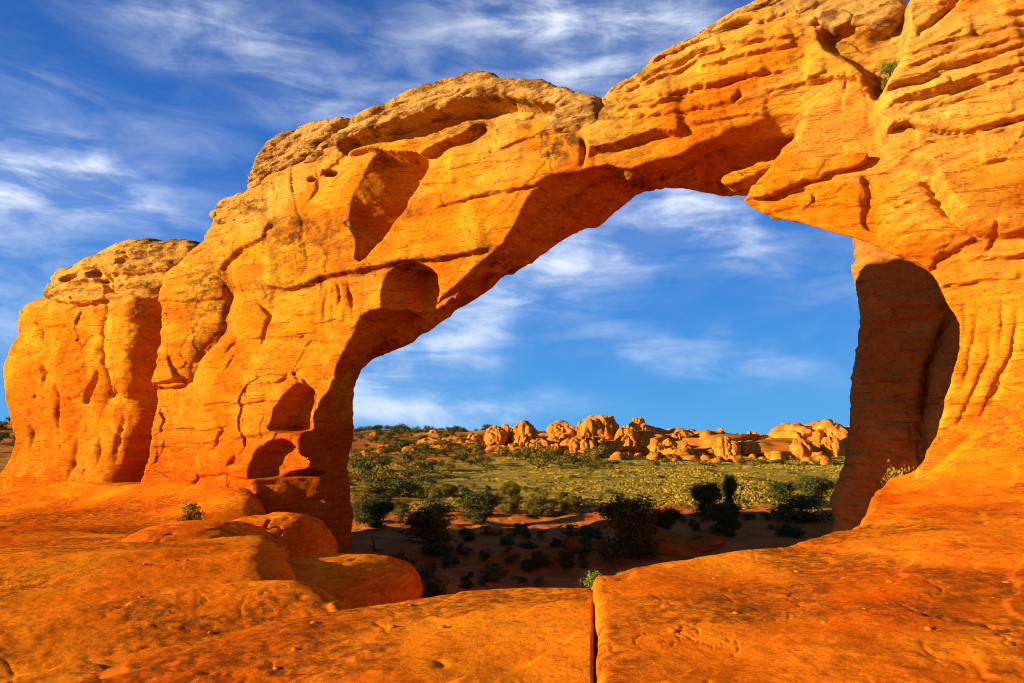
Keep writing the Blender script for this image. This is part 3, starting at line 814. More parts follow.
def build_tower():
    t0 = 1.7
    P = ARCH.sz(TOWER, t0)
    fc = Face(ARCH, P[:, 0].min() - .6, P[:, 0].max() + .6, -6.2, P[:, 1].max() + .7, .07, t0, seed=31)
    X, Y, PX, PY = fc.X, fc.Y, fc.PX, fc.PY
    fc.smoothrough(.3, .22, 12)
    fc.rough(.05, .8, 5, seed=12)
    up = sstep(340, 290, PY)
    fc.strata(.09, mask=.22 + up, freq=3.2, seed=33, warp=.25)
    fc.facets(.09, 1.8, seed=35); fc.facets(.05, .8, seed=36)
    fc.crack([(121, 262), (120, 276), (117, 288), (111, 300), (109, 316), (108, 332), (106, 350), (107, 366), (109, 382), (106, 402), (100, 420)], 4.5, .75)
    fc.step([(48, 298), (60, 300), (80, 304), (100, 302), (113, 298)], .42, 26, 2.0)
    fc.step([(112, 300), (130, 298), (150, 299), (170, 296)], .40, 18, 2.0)
    fc.step([(115, 283), (128, 276), (150, 273), (172, 271)], .35, 18, 2.0)
    fc.step([(50, 279), (62, 283), (80, 284), (100, 282), (118, 279)], .25, 10, 1.6)
    fc.step([(24, 322), (50, 326), (80, 330), (105, 334)], .14, 20, 2)
    fc.bulge([(111, 300), (130, 294), (146, 300), (150, 340), (148, 376), (134, 398), (118, 392), (110, 360)], .5, 18)
    fc.recess([(92, 273), (100, 270), (107, 274), (105, 279), (95, 279)], .6, 2)
    fc.recess([(65, 279), (75, 275), (83, 277), (80, 282), (68, 283)], .5, 2)
    fc.recess([(107, 396), (116, 389), (122, 388), (120, 394), (110, 399)], .5, 2)
    fc.recess([(84, 402), (96, 372), (98, 378), (90, 404)], .35, 2)
    fc.recess([(124, 262), (132, 257), (138, 262), (134, 270), (126, 268)], .3, 2)
    for pts in ([(60, 380), (58, 410), (62, 440)], [(40, 360), (44, 390)], [(80, 430), (76, 460), (80, 490)], [(102, 430), (103, 450), (98, 480)], [(30, 420), (34, 450)], [(125, 410), (120, 440), (118, 470)]):
        fc.crack(pts, 2.4, .2)
    for k, (yy) in enumerate((352, 372, 398)):
        fc.crack([(10, yy + 6), (40, yy), (70, yy + 4), (100, yy - 3)], 1.6, .10)
    fc.h += 1.4 * sstep(430, 545, PY)
    fc.tan = np.clip(sstep(318, 285, PY) * .95, 0, 1)
    fc.stain = np.clip(.95 * sstep(325, 285, PY) * sstep(-.35, .25, fbm2(fc.S * .35, fc.Z * 2.4, 4, 44)) + .5 * fc.mask([(118, 250), (188, 250), (186, 272), (135, 275)], 8), 0, 1)
    fc.red = np.clip(sstep(330, 500, PY) * .65 + .4 * sstep(.2, .6, fbm2(fc.S * .4, fc.Z * .5, 4, 46)), 0, 1)
    return carve("rock_tower", fc, TOWER, 4.2, R=.8, seed=32, mat=M_ARCH, n3=.03, rag=.10, hmax=2.2,
                 label="squat orange rock tower with a banded tan top, left of the arch", cat="rock tower")


build_tower()


def build_fin():
    pl = Plane(15.7, 30.4, radians(27))
    poly = [(858, 226), (853, 243), (852, 278), (855, 296), (860, 317), (856, 345), (852, 372), (851, 419), (847, 442), (841, 467), (835, 482), (830, 500), (833, 522), (838, 600),
            (1100, 600), (1090, 420), (1075, 330), (1040, 262), (960, 222), (900, 214)]
    P = pl.sz(poly)
    fc = Face(pl, P[:, 0].min() - .5, P[:, 0].max() + .5, -6.5, P[:, 1].max() + .6, .08, 0, seed=51)
    fc.smoothrough(.35, .2, 22); fc.rough(.06, .7, 5, seed=23); fc.strata(.06, freq=1.3, seed=53); fc.facets(.05, 1.8, seed=54)
    fc.crack([(950, 300), (947, 320), (938, 345), (929, 364), (925, 395), (924, 420), (923, 445), (918, 480)], 4.5, .9)
    fc.step([(852, 322), (880, 324), (910, 318), (945, 310)], .22, 26, 2)
    fc.step([(900, 348), (912, 352), (924, 366)], .2, 14, 2)
    fc.step([(852, 440), (880, 446), (915, 440)], .25, 26, 3)
    fc.bulge([(925, 370), (945, 330), (985, 300), (1000, 420), (930, 520), (920, 440)], .8, 30)
    fc.h += .15 * sstep(430, 540, fc.PY)
    fc.facets(.14, 1.5, seed=58)
    fc.tan = .3 * np.ones_like(fc.S)
    fc.red = .5 * sstep(-.1, .4, fbm2(fc.S * .3, fc.Z * .6, 4, 56))
    fc.stain = .5 * sstep(.0, .5, fbm2(fc.S * .5, fc.Z * .3, 4, 57))
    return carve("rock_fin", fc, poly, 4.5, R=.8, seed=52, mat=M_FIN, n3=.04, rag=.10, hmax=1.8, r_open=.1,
                 label="tall shaded brown rock fin seen through the right end of the arch opening", cat="rock fin")


build_fin()


def build_shade_rock():
    """an unseen block of rock added behind the left leg to shade the fin"""
    pl = Plane(-13.0, 34.0, radians(40))  # hidden from the camera, added only to cast shadow on the fin and valley
    poly = [(-5.5, -6.5), (-5.6, 4.5), (-4.0, 7.6), (-1.0, 8.2), (1.6, 7.0), (2.6, 3.0), (2.9, -6.5)]
    fc = Face(pl, -6.2, 3.6, -6.8, 9.0, .16, 0, seed=61)
    fc.smoothrough(.35, .25, 32); fc.rough(.1, .7, 5, seed=33); fc.strata(.08, freq=1.5, seed=63); fc.facets(.1, 1.6, seed=64)

    class Direct(Plane):
        pass
    fc.pl = type("P", (), {"sz": lambda self, p, t=0: np.asarray(p, float), "xyz": lambda self, s, t, z: pl.xyz(s, t, z)})()
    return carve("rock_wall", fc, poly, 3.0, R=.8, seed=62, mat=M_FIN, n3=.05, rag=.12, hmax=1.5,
                 label="unseen rock added behind the left leg of the arch to shade the fin", cat="added shade rock")


build_shade_rock()

# ------------------------------------------------------------------ the slickrock in front
def grid_xy(n_r, n_a, r0, r1, a0, a1, cx=0.0, cy=0.0):
    """a fan of points over the ground, finer near its middle"""
    r = r0 * (r1 / r0) ** np.linspace(0, 1, n_r)
    a = np.radians(np.linspace(a0, a1, n_a))
    Rr, A = np.meshgrid(r, a, indexing='ij')
    i, j = np.meshgrid(np.arange(n_r - 1), np.arange(n_a - 1), indexing='ij')
    k = (i * n_a + j).ravel()
    q = np.stack([k, k + n_a, k + n_a + 1, k + 1], 1)
    return cx + (Rr * np.sin(A)).ravel(), cy + (Rr * np.cos(A)).ravel(), q


def hit(px, py, fn, far=400):
    """where the line of sight through a pixel meets a height function"""
    px = np.atleast_1d(np.asarray(px, float)); py = np.atleast_1d(np.asarray(py, float))
    dx, dy, dz = ray(px, py)
    lo = np.full(px.shape, 1.5)
    k = 2.0 * (far / 2.0) ** np.linspace(0, 1, 500)
    done = np.zeros(px.shape, bool); res = np.full(px.shape, far, float); prev = np.full(px.shape, 2.0)
    K = k[None, :]
    below = dz[:, None] * K < fn(dx[:, None] * K, dy[:, None] * K)
    first = np.where(below.any(1), below.argmax(1), len(k) - 1)
    res = k[first]
    return dx * res, dy * res, dz * res


def z_right(x, y):
    s = x * ARCH.u[0] + (y - 22) * ARCH.u[1]
    dN = -((x - 0) * ARCH.w[0] + (y - 22) * ARCH.w[1])
    z = -1.66 + .085 * x
    fil = 1.7 * np.exp(-np.maximum(dN - .2, 0) / 1.5) * sstep(9.6, 12.5, s)
    return z + fil + .10 * fbm2(x * .35, y * .35, 3, 201)


def z_mid(x, y):
    z = -1.68 + .05 * x + .07 * fbm2(x * .4 + 9, y * .4, 3, 205)
    z = z + (z_right(x, y) - .06 - z) * sstep(1.6, .1, .105 * y + .03 - x)
    return z - .12 * np.exp(-((x - (.105 * y + .020 + .02 * vnoise2(y * 1.7, y * 0, 219))) / .024) ** 4)


def z_left(x, y):
    z = -1.62 - .040 * (y - 5) - .012 * (-x - 4) - .30 * sstep(13, 8, y)
    s = x * ARCH.u[0] + (y - 22) * ARCH.u[1]
    dN = -(x * ARCH.w[0] + (y - 22) * ARCH.w[1]) + .9 * sstep(-15, -19, s)
    fil = 1.15 * np.exp(-np.maximum(dN - .3, 0) / 2.4) * sstep(-7.5, -10.0, s)
    a = x * .94 + y * .34; b = -x * .34 + y * .94
    return z + fil + .20 * fbm2(a * .13, b * .34 + 3, 3, 209, .42)


def poly_ground(px, fn):
    P = np.asarray(px, float)
    x, y, z = hit(P[:, 0], P[:, 1], fn, 60)
    return list(zip(x, y))


crest_r = poly_ground([(593, 583), (610, 575), (640, 566), (690, 557), (740, 549), (796, 543), (830, 531), (860, 521)], z_right)
POLY_R = [(.25, -4), (.40, 2.0), (.56, 5.0)] + crest_r + [(9.6, 19.5), (14, 22), (24, 18), (26, -4)]
crest_m = poly_ground([(640, 592), (597, 586), (560, 584), (520, 585), (480, 588), (440, 593), (400, 599), (350, 605), (300, 613), (250, 623), (200, 633), (150, 646), (100, 661), (60, 673), (30, 685)], z_mid)
POLY_M = [(1.15, 5.0), (1.0, 2.0), (.85, -4), (-12, -4), (-8, 2.6)] + crest_m[::-1]
edge_l = poly_ground([(404, 604), (380, 592), (350, 578), (322, 566), (300, 560)], z_left)
POLY_L = [(.0, 6.6), (-.6, 8.0)] + edge_l + [(-6.2, 22.0), (-8.0, 25.6), (-9.6, 29.0), (-13.0, 36), (-30, 48), (-60, 50), (-60, -6), (-8, -6), (-3, 3)]


def slab(name, top, poly, r_edge, n_r, n_a, r0, r1, a0, a1, drop, seed, detail, **tags):
    x, y, q = grid_xy(n_r, n_a, r0, r1, a0, a1)
    d = sd_poly(x, y, smooth_poly(poly, k=3)) + .03 * fbm2(x * 1.5, y * 1.5, 4, seed)
    z = top(x, y)
    # weathered skin: shallow flakes, pits and bedding edges
    n = fbm2(x * 1.2, y * 1.2, 5, seed + 1)
    flake = fbm2(x * .35 + .12 * n, y * .7, 3, seed + 5)
    terr = np.floor(flake * 2.6 + 20) - 20 + sstep(.70, 1.0, (flake * 2.6 + 20) % 1.0)
    bd = (x * .45 - y * .62 + 1.5 * z + .30 * fbm2(x * .6, y * .6, 4, seed + 21)) * .95
    fr_ = bd - np.floor(bd)
    hgt_ = .5 + .5 * vnoise2(x * .7, y * .7, seed + 23)
    z = z + detail * .050 * hgt_ * (sstep(0, .05, fr_) - fr_)
    z = z + detail * (.002 * terr + .010 * n + .005 * fbm2(x * 4, y * 4, 4, seed + 9, .5))
    z = z - detail * .012 * np.exp(-(np.abs(fbm2(x * .5, y * .8, 3, seed + 12)) / .02) ** 2)
    pit = fbm2(x * 3.1, y * 3.1, 3, seed + 41, .6); area = sstep(-.1, .5, fbm2(x * .45, y * .45, 3, seed + 43))
    z = z - .006 * sstep(.75, 1.05, pit) * area
    z = z + .004 * fbm2(x * 9, y * 9, 3, seed + 45, .55) * (.4 + area)
    cr = np.abs(fbm2(x * .42 + .2 * n, y * .42, 3, seed + 47, .5))
    z = z - .016 * np.exp(-(cr / .016) ** 2) * sstep(.0, .5, fbm2(x * .3, y * .3, 2, seed + 49))
    k = np.clip(d + r_edge, 0, r_edge)
    z = z - (r_edge - np.sqrt(np.maximum(r_edge ** 2 - k ** 2, 0))) * .8 - np.clip(d, 0, 8) * 2.6
    z = np.maximum(z, drop)
    keep = d < 2.2
    kq = keep[q].all(1)
    q = q[kq]
    used = np.unique(q); remap = np.full(len(x), -1); remap[used] = np.arange(len(used))
    P = np.stack([x, y, z], 1)[used]
    xx, yy = x[used], y[used]
    st = np.clip(.95 * sstep(-.10, .45, fbm2(xx * .55, yy * .55, 5, seed + 15, .6)), 0, 1)
    me = np_mesh(name, P, remap[q][:, ::-1], {"tan": np.zeros(len(used)), "stain": st, "red": np.clip(.25 + .6 * fbm2(xx * .4, yy * .4, 4, seed + 17), 0, 1)})
    return link(name, me, M_SLAB, None, **tags)


slab("rock_slab", z_right, POLY_R, .12, 760, 900, .6, 30, -8, 100, -6.5, 301, .8,
     label="broad smooth orange sandstone slab sweeping up into the right foot of the arch", cat="rock slab")
slab("rock_slab", z_mid, POLY_M, .30, 640, 860, .6, 14, -120, 12, -5.0, 331, .8,
     label="long rounded foreground slab ending at the narrow crack in the middle", cat="rock slab")
slab("rock_slab", z_left, POLY_L, .9, 640, 700, 2.5, 75, -100, 6, -7.5, 361, 1.1,
     label="mottled red slickrock apron spreading below the tower and the left leg", cat="rock slab")


def boulder(name, c, rad, rot, seed, lump=.12, tags=None, mat=None, sub=6, flat=1.6):
    bm_v, bm_f = ico(sub)
    v = bm_v.copy()
    # superellipsoid: flatter top, blunter sides
    v = np.sign(v) * np.abs(v) ** (1 / flat) if flat != 1 else v
    v /= (np.abs(v) ** 2.6).sum(1, keepdims=True) ** (1 / 2.6)
    p = v * np.array(rad)
    n = fbm3(p[:, 0] * .9 + seed, p[:, 1] * .9, p[:, 2] * 1.4, 5, seed)
    p = p * (1 + lump * n)[:, None]
    if sub >= 6:
        m2 = fbm3(p[:, 0] * 2.6 + seed, p[:, 1] * 2.6, p[:, 2] * 5, 4, seed + 3)
        bdn = (p[:, 2] + .10 * n) * 4.2
        fb = bdn - np.floor(bdn)
        p = p * (1 + .022 * m2 - .035 * (sstep(0, .15, fb) - fb) * sstep(-.3, .4, m2))[:, None]
        ck = np.abs(fbm3(p[:, 0] * .7, p[:, 1] * .7 + seed, p[:, 2] * .5, 3, seed + 8))
        p = p * (1 - .05 * np.exp(-(ck / .02) ** 2))[:, None]
    ca, sa = cos(rot), sin(rot)
    P = np.stack([c[0] + p[:, 0] * ca - p[:, 1] * sa, c[1] + p[:, 0] * sa + p[:, 1] * ca, c[2] + p[:, 2]], 1)
    z0 = np.zeros(len(P))
    me = np_mesh(name, P, bm_f, {"tan": z0, "stain": .35 * sstep(.0, .7, n), "red": np.clip(.3 + .5 * n, 0, 1)})
    return link(name, me, mat or M_SLAB, None, **(tags or {}))


_ico = {}


def ico(sub):
    if sub not in _ico:
        import bmesh
        bm = bmesh.new(); bmesh.ops.create_icosphere(bm, subdivisions=sub, radius=1)
        bm.verts.ensure_lookup_table()
        v = np.array([x.co[:] for x in bm.verts]); f = np.array([[y.index for y in x.verts] for x in bm.faces]); bm.free()
        _ico[sub] = (v, f)
    return _ico[sub]


def on_px(px, py, d):
    dx, dy, dz = ray(px, py)
    k = d / dy
    return float(dx * k), float(dy * k), float(dz * k)


# rounded swells between the apron and the left leg
c = on_px(200, 552, 16.5); boulder("boulder", (c[0], c[1], c[2] - .05), (1.50, 1.5, .68), .2, 71, .05, dict(label="low rounded boulder lying in front of the left leg, lit all over", cat="boulder"))
c = on_px(272, 548, 19.5); boulder("boulder", (c[0], c[1], c[2] - .3), (1.45, 1.6, 1.15), -.3, 72, .05, dict(label="domed boulder against the foot of the left leg, its right half in shadow", cat="boulder"))
c = on_px(310, 592, 14.8); boulder("boulder", (c[0], c[1], c[2] - .1), (1.95, 2.4, .72), -.2, 73, .045, dict(label="wide flat swell of rock between the long middle slab and the domed boulder", cat="boulder"))
c = on_px(190, 632, 10.0); boulder("boulder", (c[0], c[1], c[2] - .42), (2.6, 2.2, .62), .1, 74, .05, dict(label="low mottled hump of slickrock directly behind the long middle slab", cat="boulder"))

# ------------------------------------------------------------------ the valley, the meadow and the far hill
def tz(x, y):
    x = np.asarray(x, float); y = np.asarray(y, float)
    yy = np.maximum(y, 1.0)
    q = x / yy
    z = -5.1 + .35 * fbm2(x / 11, y / 11, 4, 401) + .20 * fbm2(x / 2.5, y / 2.5, 4, 405) * sstep(90, 50, yy)
    z = z + .9 * sstep(34, 18, yy) * sstep(-.3, .1, q) - 1.5 * sstep(14, 8, yy)
    z = z + 1.1 * np.exp(-(((x + 5.5) / 4) ** 2 + ((y - 25) / 5) ** 2))
    z = z + .9 * np.exp(-(((x - 9.5) / 5) ** 2 + ((y - 42) / 6) ** 2)) + .5 * np.exp(-(((x - 1) / 6) ** 2 + ((y - 36) / 3) ** 2))
    z = z + .22 * fbm2(x / 9, y / 3.5, 4, 421) * sstep(55, 75, yy) * sstep(260, 200, yy)
    far = sstep(60, 200, yy)
    z = z + far * .7 * fbm2(x / 38, y / 38, 4, 409)
    hill = sstep(150, 330, yy) * (10.5 + 4.5 * sstep(-.30, -.62, q)) * sstep(.16, -.02, q) * sstep(0, 30, y)
    z = z + hill * (1 + .10 * fbm2(x / 45, y / 45, 4, 413)) + sstep(.1, .9, hill / 12) * .8 * fbm2(x / 16, y / 16, 4, 417)
    z = z + 2.0 * sstep(185, 250, yy) * sstep(.0, .1, q)
    z = z - 9 * sstep(420, 900, yy)
    return z


def build_terrain():
    r = np.concatenate([np.linspace(3, 22, 40), 22 * (420 / 22.) ** np.linspace(.01, 1, 420), 420 * (9000 / 420.) ** np.linspace(.03, 1, 40)])
    a = np.radians(np.concatenate([np.linspace(-180, -46, 40)[:-1], np.linspace(-46, 46, 620), np.linspace(46, 180, 40)[1:]]))
    Rr, A = np.meshgrid(r, a, indexing='ij')
    x, y = (Rr * np.sin(A)).ravel(), (Rr * np.cos(A)).ravel()
    z = tz(x, y)
    n_a = len(a)
    i, j = np.meshgrid(np.arange(len(r) - 1), np.arange(n_a - 1), indexing='ij')
    k = (i * n_a + j).ravel()
    q = np.stack([k, k + 1, k + n_a + 1, k + n_a], 1)
    g = sstep(56, 78, y) * (1 - .52 * sstep(.06, -.06, x / np.maximum(y, 1)) * sstep(165, 200, y))
    g = g * (1 - .35 * sstep(-.05, -.18, x / np.maximum(y, 1)))
    me = np_mesh("ground", np.stack([x, y, z], 1), q[:, ::-1], {"green": g})
    link("ground", me, M_SOIL, None, label="red desert ground running from the slabs to the meadow and the far hill", kind="structure")


build_terrain()


def gp(px, py):
    x, y, z = hit([px], [py], tz, 420)
    x, y = float(x[0]), float(y[0])
    return x, y, float(tz(np.array([x]), np.array([y]))[0])


# ---- plants
def leaves(centres, per, spread, size, seed, squash=.8):
    r = np.random.default_rng(seed)
    C = np.repeat(np.asarray(centres), per, 0)
    n = len(C)
    p = C + r.normal(0, 1, (n, 3)) * spread * np.array([1, 1, squash])
    a = r.normal(0, 1, (n, 3)); a /= np.linalg.norm(a, axis=1, keepdims=True)
    b = np.cross(a, r.normal(0, 1, (n, 3))); b /= np.linalg.norm(b, axis=1, keepdims=True)
    sz = size * r.uniform(.6, 1.4, (n, 1))
    a = a * sz; b = b * sz * .55
    V = np.stack([p - a, p - b, p + a, p + b], 1).reshape(-1, 3)
    Q = np.arange(n * 4).reshape(-1, 4)
    return V, Q


def lobes(n, w, h, seed, low=.25):
    r = np.random.default_rng(seed)
    out = []
    for i in range(n):
        an = r.uniform(0, 2 * pi); rad = w * .5 * r.uniform(.15, .62)
        out.append((rad * cos(an), rad * sin(an), h * r.uniform(low, .80), w * r.uniform(.16, .28), h * r.uniform(.10, .2)))
    return out


def crown_centres(lb, n, seed):
    r = np.random.default_rng(seed)
    pts = []
    for k in range(n):
        x, y, z, rw, rh = lb[r.integers(len(lb))]
        d = r.normal(0, 1, 3); d /= np.linalg.norm(d); d *= r.uniform(.45, 1.05)
        pts.append((x + d[0] * rw, y + d[1] * rw, max(.05, z + d[2] * rh)))
    return pts


def tube(path, r0, r1, k=6):
    P = np.asarray(path, float); n = len(P)
    V = []
    for i, p in enumerate(P):
        t = P[min(i + 1, n - 1)] - P[max(i - 1, 0)]; t /= np.linalg.norm(t) + 1e-9
        u = np.cross(t, (0.3, 1, .2)); u /= np.linalg.norm(u) + 1e-9; v = np.cross(t, u)
        rr = r0 + (r1 - r0) * i / (n - 1)
        for j in range(k):
            a = 2 * pi * j / k
            V.append(p + rr * (cos(a) * u + sin(a) * v))
    Q = [(i * k + j, i * k + (j + 1) % k, (i + 1) * k + (j + 1) % k, (i + 1) * k + j) for i in range(n - 1) for j in range(k)]
    return np.array(V), np.array(Q)


def join(parts):
    V, Q, o = [], [], 0
    for v, q in parts:
        V.append(v); Q.append(q + o); o += len(v)
    return np.concatenate(V), np.concatenate(Q)


def trunk_mesh(name, lb, h, r, seed):
    g = np.random.default_rng(seed)
    parts = []
    for (x, y, z, rw, rh) in lb[:7]:
        mid = np.array([x * .35, y * .35, z * .45]) + g.normal(0, .06 * h, 3) * np.array([1, 1, .3])
        parts.append(tube([(g.normal(0, .02), g.normal(0, .02), -.25), tuple(mid * .5 + g.normal(0, .02 * h, 3)), tuple(mid), (x * .8, y * .8, z)], r, r * .25))
    v, q = join(parts)
    return np_mesh(name, v, q)


def make_plant(kind, w, h, mat, n_clump, per, spread, size, seed, nl=7, low=.25):
    lb = lobes(nl, w, h, seed, low)
    v, q = leaves(crown_centres(lb, n_clump, seed + 1), per, spread, size, seed + 2)
    crown = np_mesh(kind + "_crown", v, q, smooth=False); crown.materials.append(mat)
    tr = trunk_mesh(kind + "_trunk", lb, h, .035 * h, seed + 3); tr.materials.append(M_BARK)
    return crown, tr, w, h


def plant(name, proto, x, y, z, w, h, label, cat, group=None, rot=None):
    crown, tr, pw, ph = proto
    e = bpy.data.objects.new(name, None); COL.objects.link(e)
    e.empty_display_size = .3
    e.location = (x, y, z); e.scale = (w / pw, w / pw, h / ph)
    e.rotation_euler = (0, 0, random.uniform(0, 6.28) if rot is None else rot)
    e["label"] = label; e["category"] = cat
    if group: e["group"] = group
    link("crown", crown, None, e); link("trunk", tr, None, e)
    return e


def P(kind, w, h, mat, nc, per, sp, size, seeds, **k):
    return [make_plant(kind, w, h, mat, nc, per, sp, size, s, **k) for s in seeds]


JUN = P("juniper", 3.0, 3.0, M_JUN, 460, 26, .13, .062, (1, 2, 3, 4), nl=16, low=.04)
OLV = P("juniper", 3.0, 3.0, M_OLV, 420, 26, .14, .062, (11, 12, 13), nl=15, low=.04)
SHR = P("shrub", 1.6, .9, M_JUN, 110, 20, .10, .045, (21, 22, 23), nl=10, low=.05)
SAG = P("shrub", 1.6, .8, M_SAGE, 60, 20, .10, .045, (31, 32, 33), nl=8, low=.1)
SHO = P("shrub", 1.6, .9, M_OLV, 60, 20, .10, .05, (36, 37, 38), nl=8, low=.1)
BRI = P("shrub", 1.4, 1.0, M_BRIGHT, 70, 26, .08, .035, (41, 42), nl=9, low=.15)
FAR_J = P("tree", 4.0, 3.4, M_JUN, 46, 10, .34, .20, (51, 52, 53), nl=8, low=.2)
FAR_O = P("tree", 4.0, 3.2, M_OLV, 46, 10, .34, .20, (61, 62, 63), nl=8, low=.2)


def put(kind, protos, px, base, top, wpx, label, cat, group=None, d=None):
    """stand a plant on the ground where the photo shows its foot"""
    if d is None:
        x, y, z = gp(px, base)
    else:
        x, y, _ = on_px(px, base, d); z = float(tz(np.array([x]), np.array([y]))[0])
    k = y / F
    plant(kind, random.choice(protos), x, y, z, wpx * k * 1.08, (base - top) * k * 1.06, label, cat, group)


HERO = [
    ("juniper", JUN, 630, 560, 492, 58, "big dark juniper in the shade, tallest plant below the middle of the arch", "juniper"),
    ("juniper", JUN, 664, 541, 508, 34, "lower dark juniper touching the right side of the big dark one", "juniper"),
    ("juniper", JUN, 706, 518, 482, 36, "dark round juniper beside a narrow upright one, against the bright meadow", "juniper"),
    ("juniper", JUN, 731, 516, 474, 16, "narrow upright dark juniper spiking above the meadow beside the dead snag", "juniper"),
    ("juniper", JUN, 727, 536, 505, 38, "low dark juniper standing in front of the narrow upright one", "juniper"),
    ("juniper", JUN, 784, 504, 483, 36, "dark spreading juniper at the meadow edge, left of the shaded fin", "juniper"),
    ("juniper", JUN, 817, 506, 474, 38, "tall loose juniper right beside the shaded rock fin", "juniper"),
    ("juniper", OLV, 430, 541, 498, 56, "large olive green juniper, widest of the left valley, half lit", "juniper"),
    ("juniper", JUN, 482, 523, 490, 38, "dense dark juniper between the large olive one and the yellow shrubs", "juniper"),
    ("juniper", OLV, 510, 513, 484, 22, "upright olive juniper right of the dense dark one", "juniper"),
    ("juniper", OLV, 541, 516, 494, 42, "broad yellow green juniper at the foot of the meadow", "juniper"),
    ("juniper", OLV, 572, 514, 500, 24, "small rounded yellow green juniper at the right end of the olive row", "juniper"),
    ("juniper", JUN, 378, 528, 499, 38, "dark juniper close to the left leg of the arch", "juniper"),
    ("juniper", OLV, 374, 503, 480, 46, "wide olive juniper behind the dark one beside the left leg", "juniper"),
    ("juniper", OLV, 448, 496, 481, 22, "small lit juniper on the terrace above the dense dark one", "juniper"),
    ("juniper", OLV, 407, 494, 482, 18, "small olive juniper on the terrace above the large olive one", "juniper"),
    ("shrub", SHR, 436, 554, 538, 40, "dark low shrub in the shade under the large olive juniper", "shrub"),
    ("shrub", SHR, 402, 586, 560, 32, "dark twiggy shrub just beyond the sunlit slab edge, lower left", "shrub"),
    ("shrub", SHR, 436, 598, 575, 26, "dark twiggy shrub rising from behind the middle slab", "shrub"),
    ("shrub", SHR, 800, 522, 500, 64, "wide low dark shrub below the two junipers by the fin", "shrub"),
    ("shrub", SHR, 788, 537, 523, 32, "low shrub on bare red soil near the right slab edge", "shrub"),
    ("shrub", SAG, 695, 531, 519, 14, "small grey shrub on red soil between two dark junipers", "shrub"),
    ("shrub", SAG, 576, 540, 522, 38, "wide grey green sage at the top of the shaded bank", "shrub"),
    ("shrub", SHR, 567, 570, 554, 18, "dark shrub low on the shaded bank, left of the big juniper", "shrub"),
]
for a in HERO: put(*a)
GR = "small shrubs on the shaded red bank"
for i, (px, b, t, w) in enumerate([(527, 538, 530, 14), (508, 546, 536, 17), (529, 549, 541, 24), (486, 560, 547, 14), (470, 541, 532, 16), (537, 570, 554, 16), (512, 566, 556, 15), (431, 572, 561, 12),
                                    (492, 582, 564, 27), (520, 584, 577, 17), (455, 566, 558, 14), (466, 590, 578, 16), (447, 560, 552, 10), (556, 548, 540, 14), (585, 556, 545, 14), (540, 586, 577, 14), (595, 541, 530, 18), (460, 552, 545, 9)]):
    put("shrub", SHR if i % 3 else SAG, px, b, t, w, "small dark shrub growing on the shaded red bank beyond the slabs", "shrub", GR)
# lit bushes right behind the slabs
x, y, z = on_px(596, 583, 10.5); plant("shrub", BRI[0], x, y, z - .22, .46, .40, "bright yellow green bush poking up at the end of the crack between slabs", "shrub")
x, y, z = on_px(620, 575, 11.0); plant("shrub", BRI[1], x, y, z - .2, .24, .26, "tiny bright sprig just right of the bush at the crack", "shrub")
x, y, z = on_px(897, 504, 19.5); plant("shrub", SHO[0], x, y, z - .05, .95, 1.0, "olive bush tucked between the shaded fin and the right foot of the arch", "shrub")
x, y, z = on_px(190, 522, 22.5); plant("shrub", SHO[1], x, y, z - .05, .85, .75, "small lone bush on bare rock at the foot of the left leg", "shrub")
x, y, z = ARCH.xyz(*ARCH.sz([(890, 76)], -.25)[0][:1], -.25, ARCH.sz([(890, 76)], -.25)[0][1]); plant("shrub", BRI[0], x, y, z - .05, .62, .48, "bright green bush growing in the crack high on the arch", "shrub")
x, y, z = ARCH.xyz(*ARCH.sz([(887, 90)], -.25)[0][:1], -.25, ARCH.sz([(887, 90)], -.25)[0][1]); plant("shrub", SHO[2], x, y, z - .1, .42, .42, "yellowish dry tuft under the green bush in the high crack", "shrub")


def snag(px, base, pts, label):
    x, y, z = gp(px, base); k = y / F
    v, q = join([tube([(dx * k, 0.03 * i, dy * k) for i, (dx, dy) in enumerate(p)], r0 * k, r1 * k) for (p, r0, r1) in pts])
    me = np_mesh("dead_tree", v, q)
    o = link("dead_tree", me, M_BARK, None, label=label, cat="dead tree"); o.location = (x, y, z)


snag(738, 510, [([(0, 0), (1, 10), (4, 18), (9, 24)], 1.5, .5), ([(4, 18), (3, 24)], .7, .3), ([(1, 10), (-4, 16)], .6, .2)], "bare dead juniper trunk leaning right at the edge of the meadow")
snag(375, 552, [([(0, 0), (-2, 8), (-4, 16)], 1.3, .4), ([(-1, 4), (-6, 6)], .7, .3), ([(0, 1), (9, 2)], .9, .4)], "bare dead stump on red soil beside the left leg")

# trees and shrubs of the middle distance, each on its own foot
r = np.random.default_rng(77)


def scatter(n, region, protos, kind, hpx, label, cat, group, asp=(1.0, 1.7)):
    k = 0; tries = 0
    x0, y0 = np.min(region, 0); x1, y1 = np.max(region, 0)
    while k < n and tries < n * 40:
        tries += 1
        px, py = r.uniform(x0, x1), r.uniform(y0, y1)
        if sd_poly(np.array([px]), np.array([py]), region)[0] > 0: continue
        h = r.uniform(*hpx) * (.75 + .5 * (py - y0) / max(y1 - y0, 1))
        put(kind, protos, px, py, py - h, h * r.uniform(*asp), label, cat, group)
        k += 1


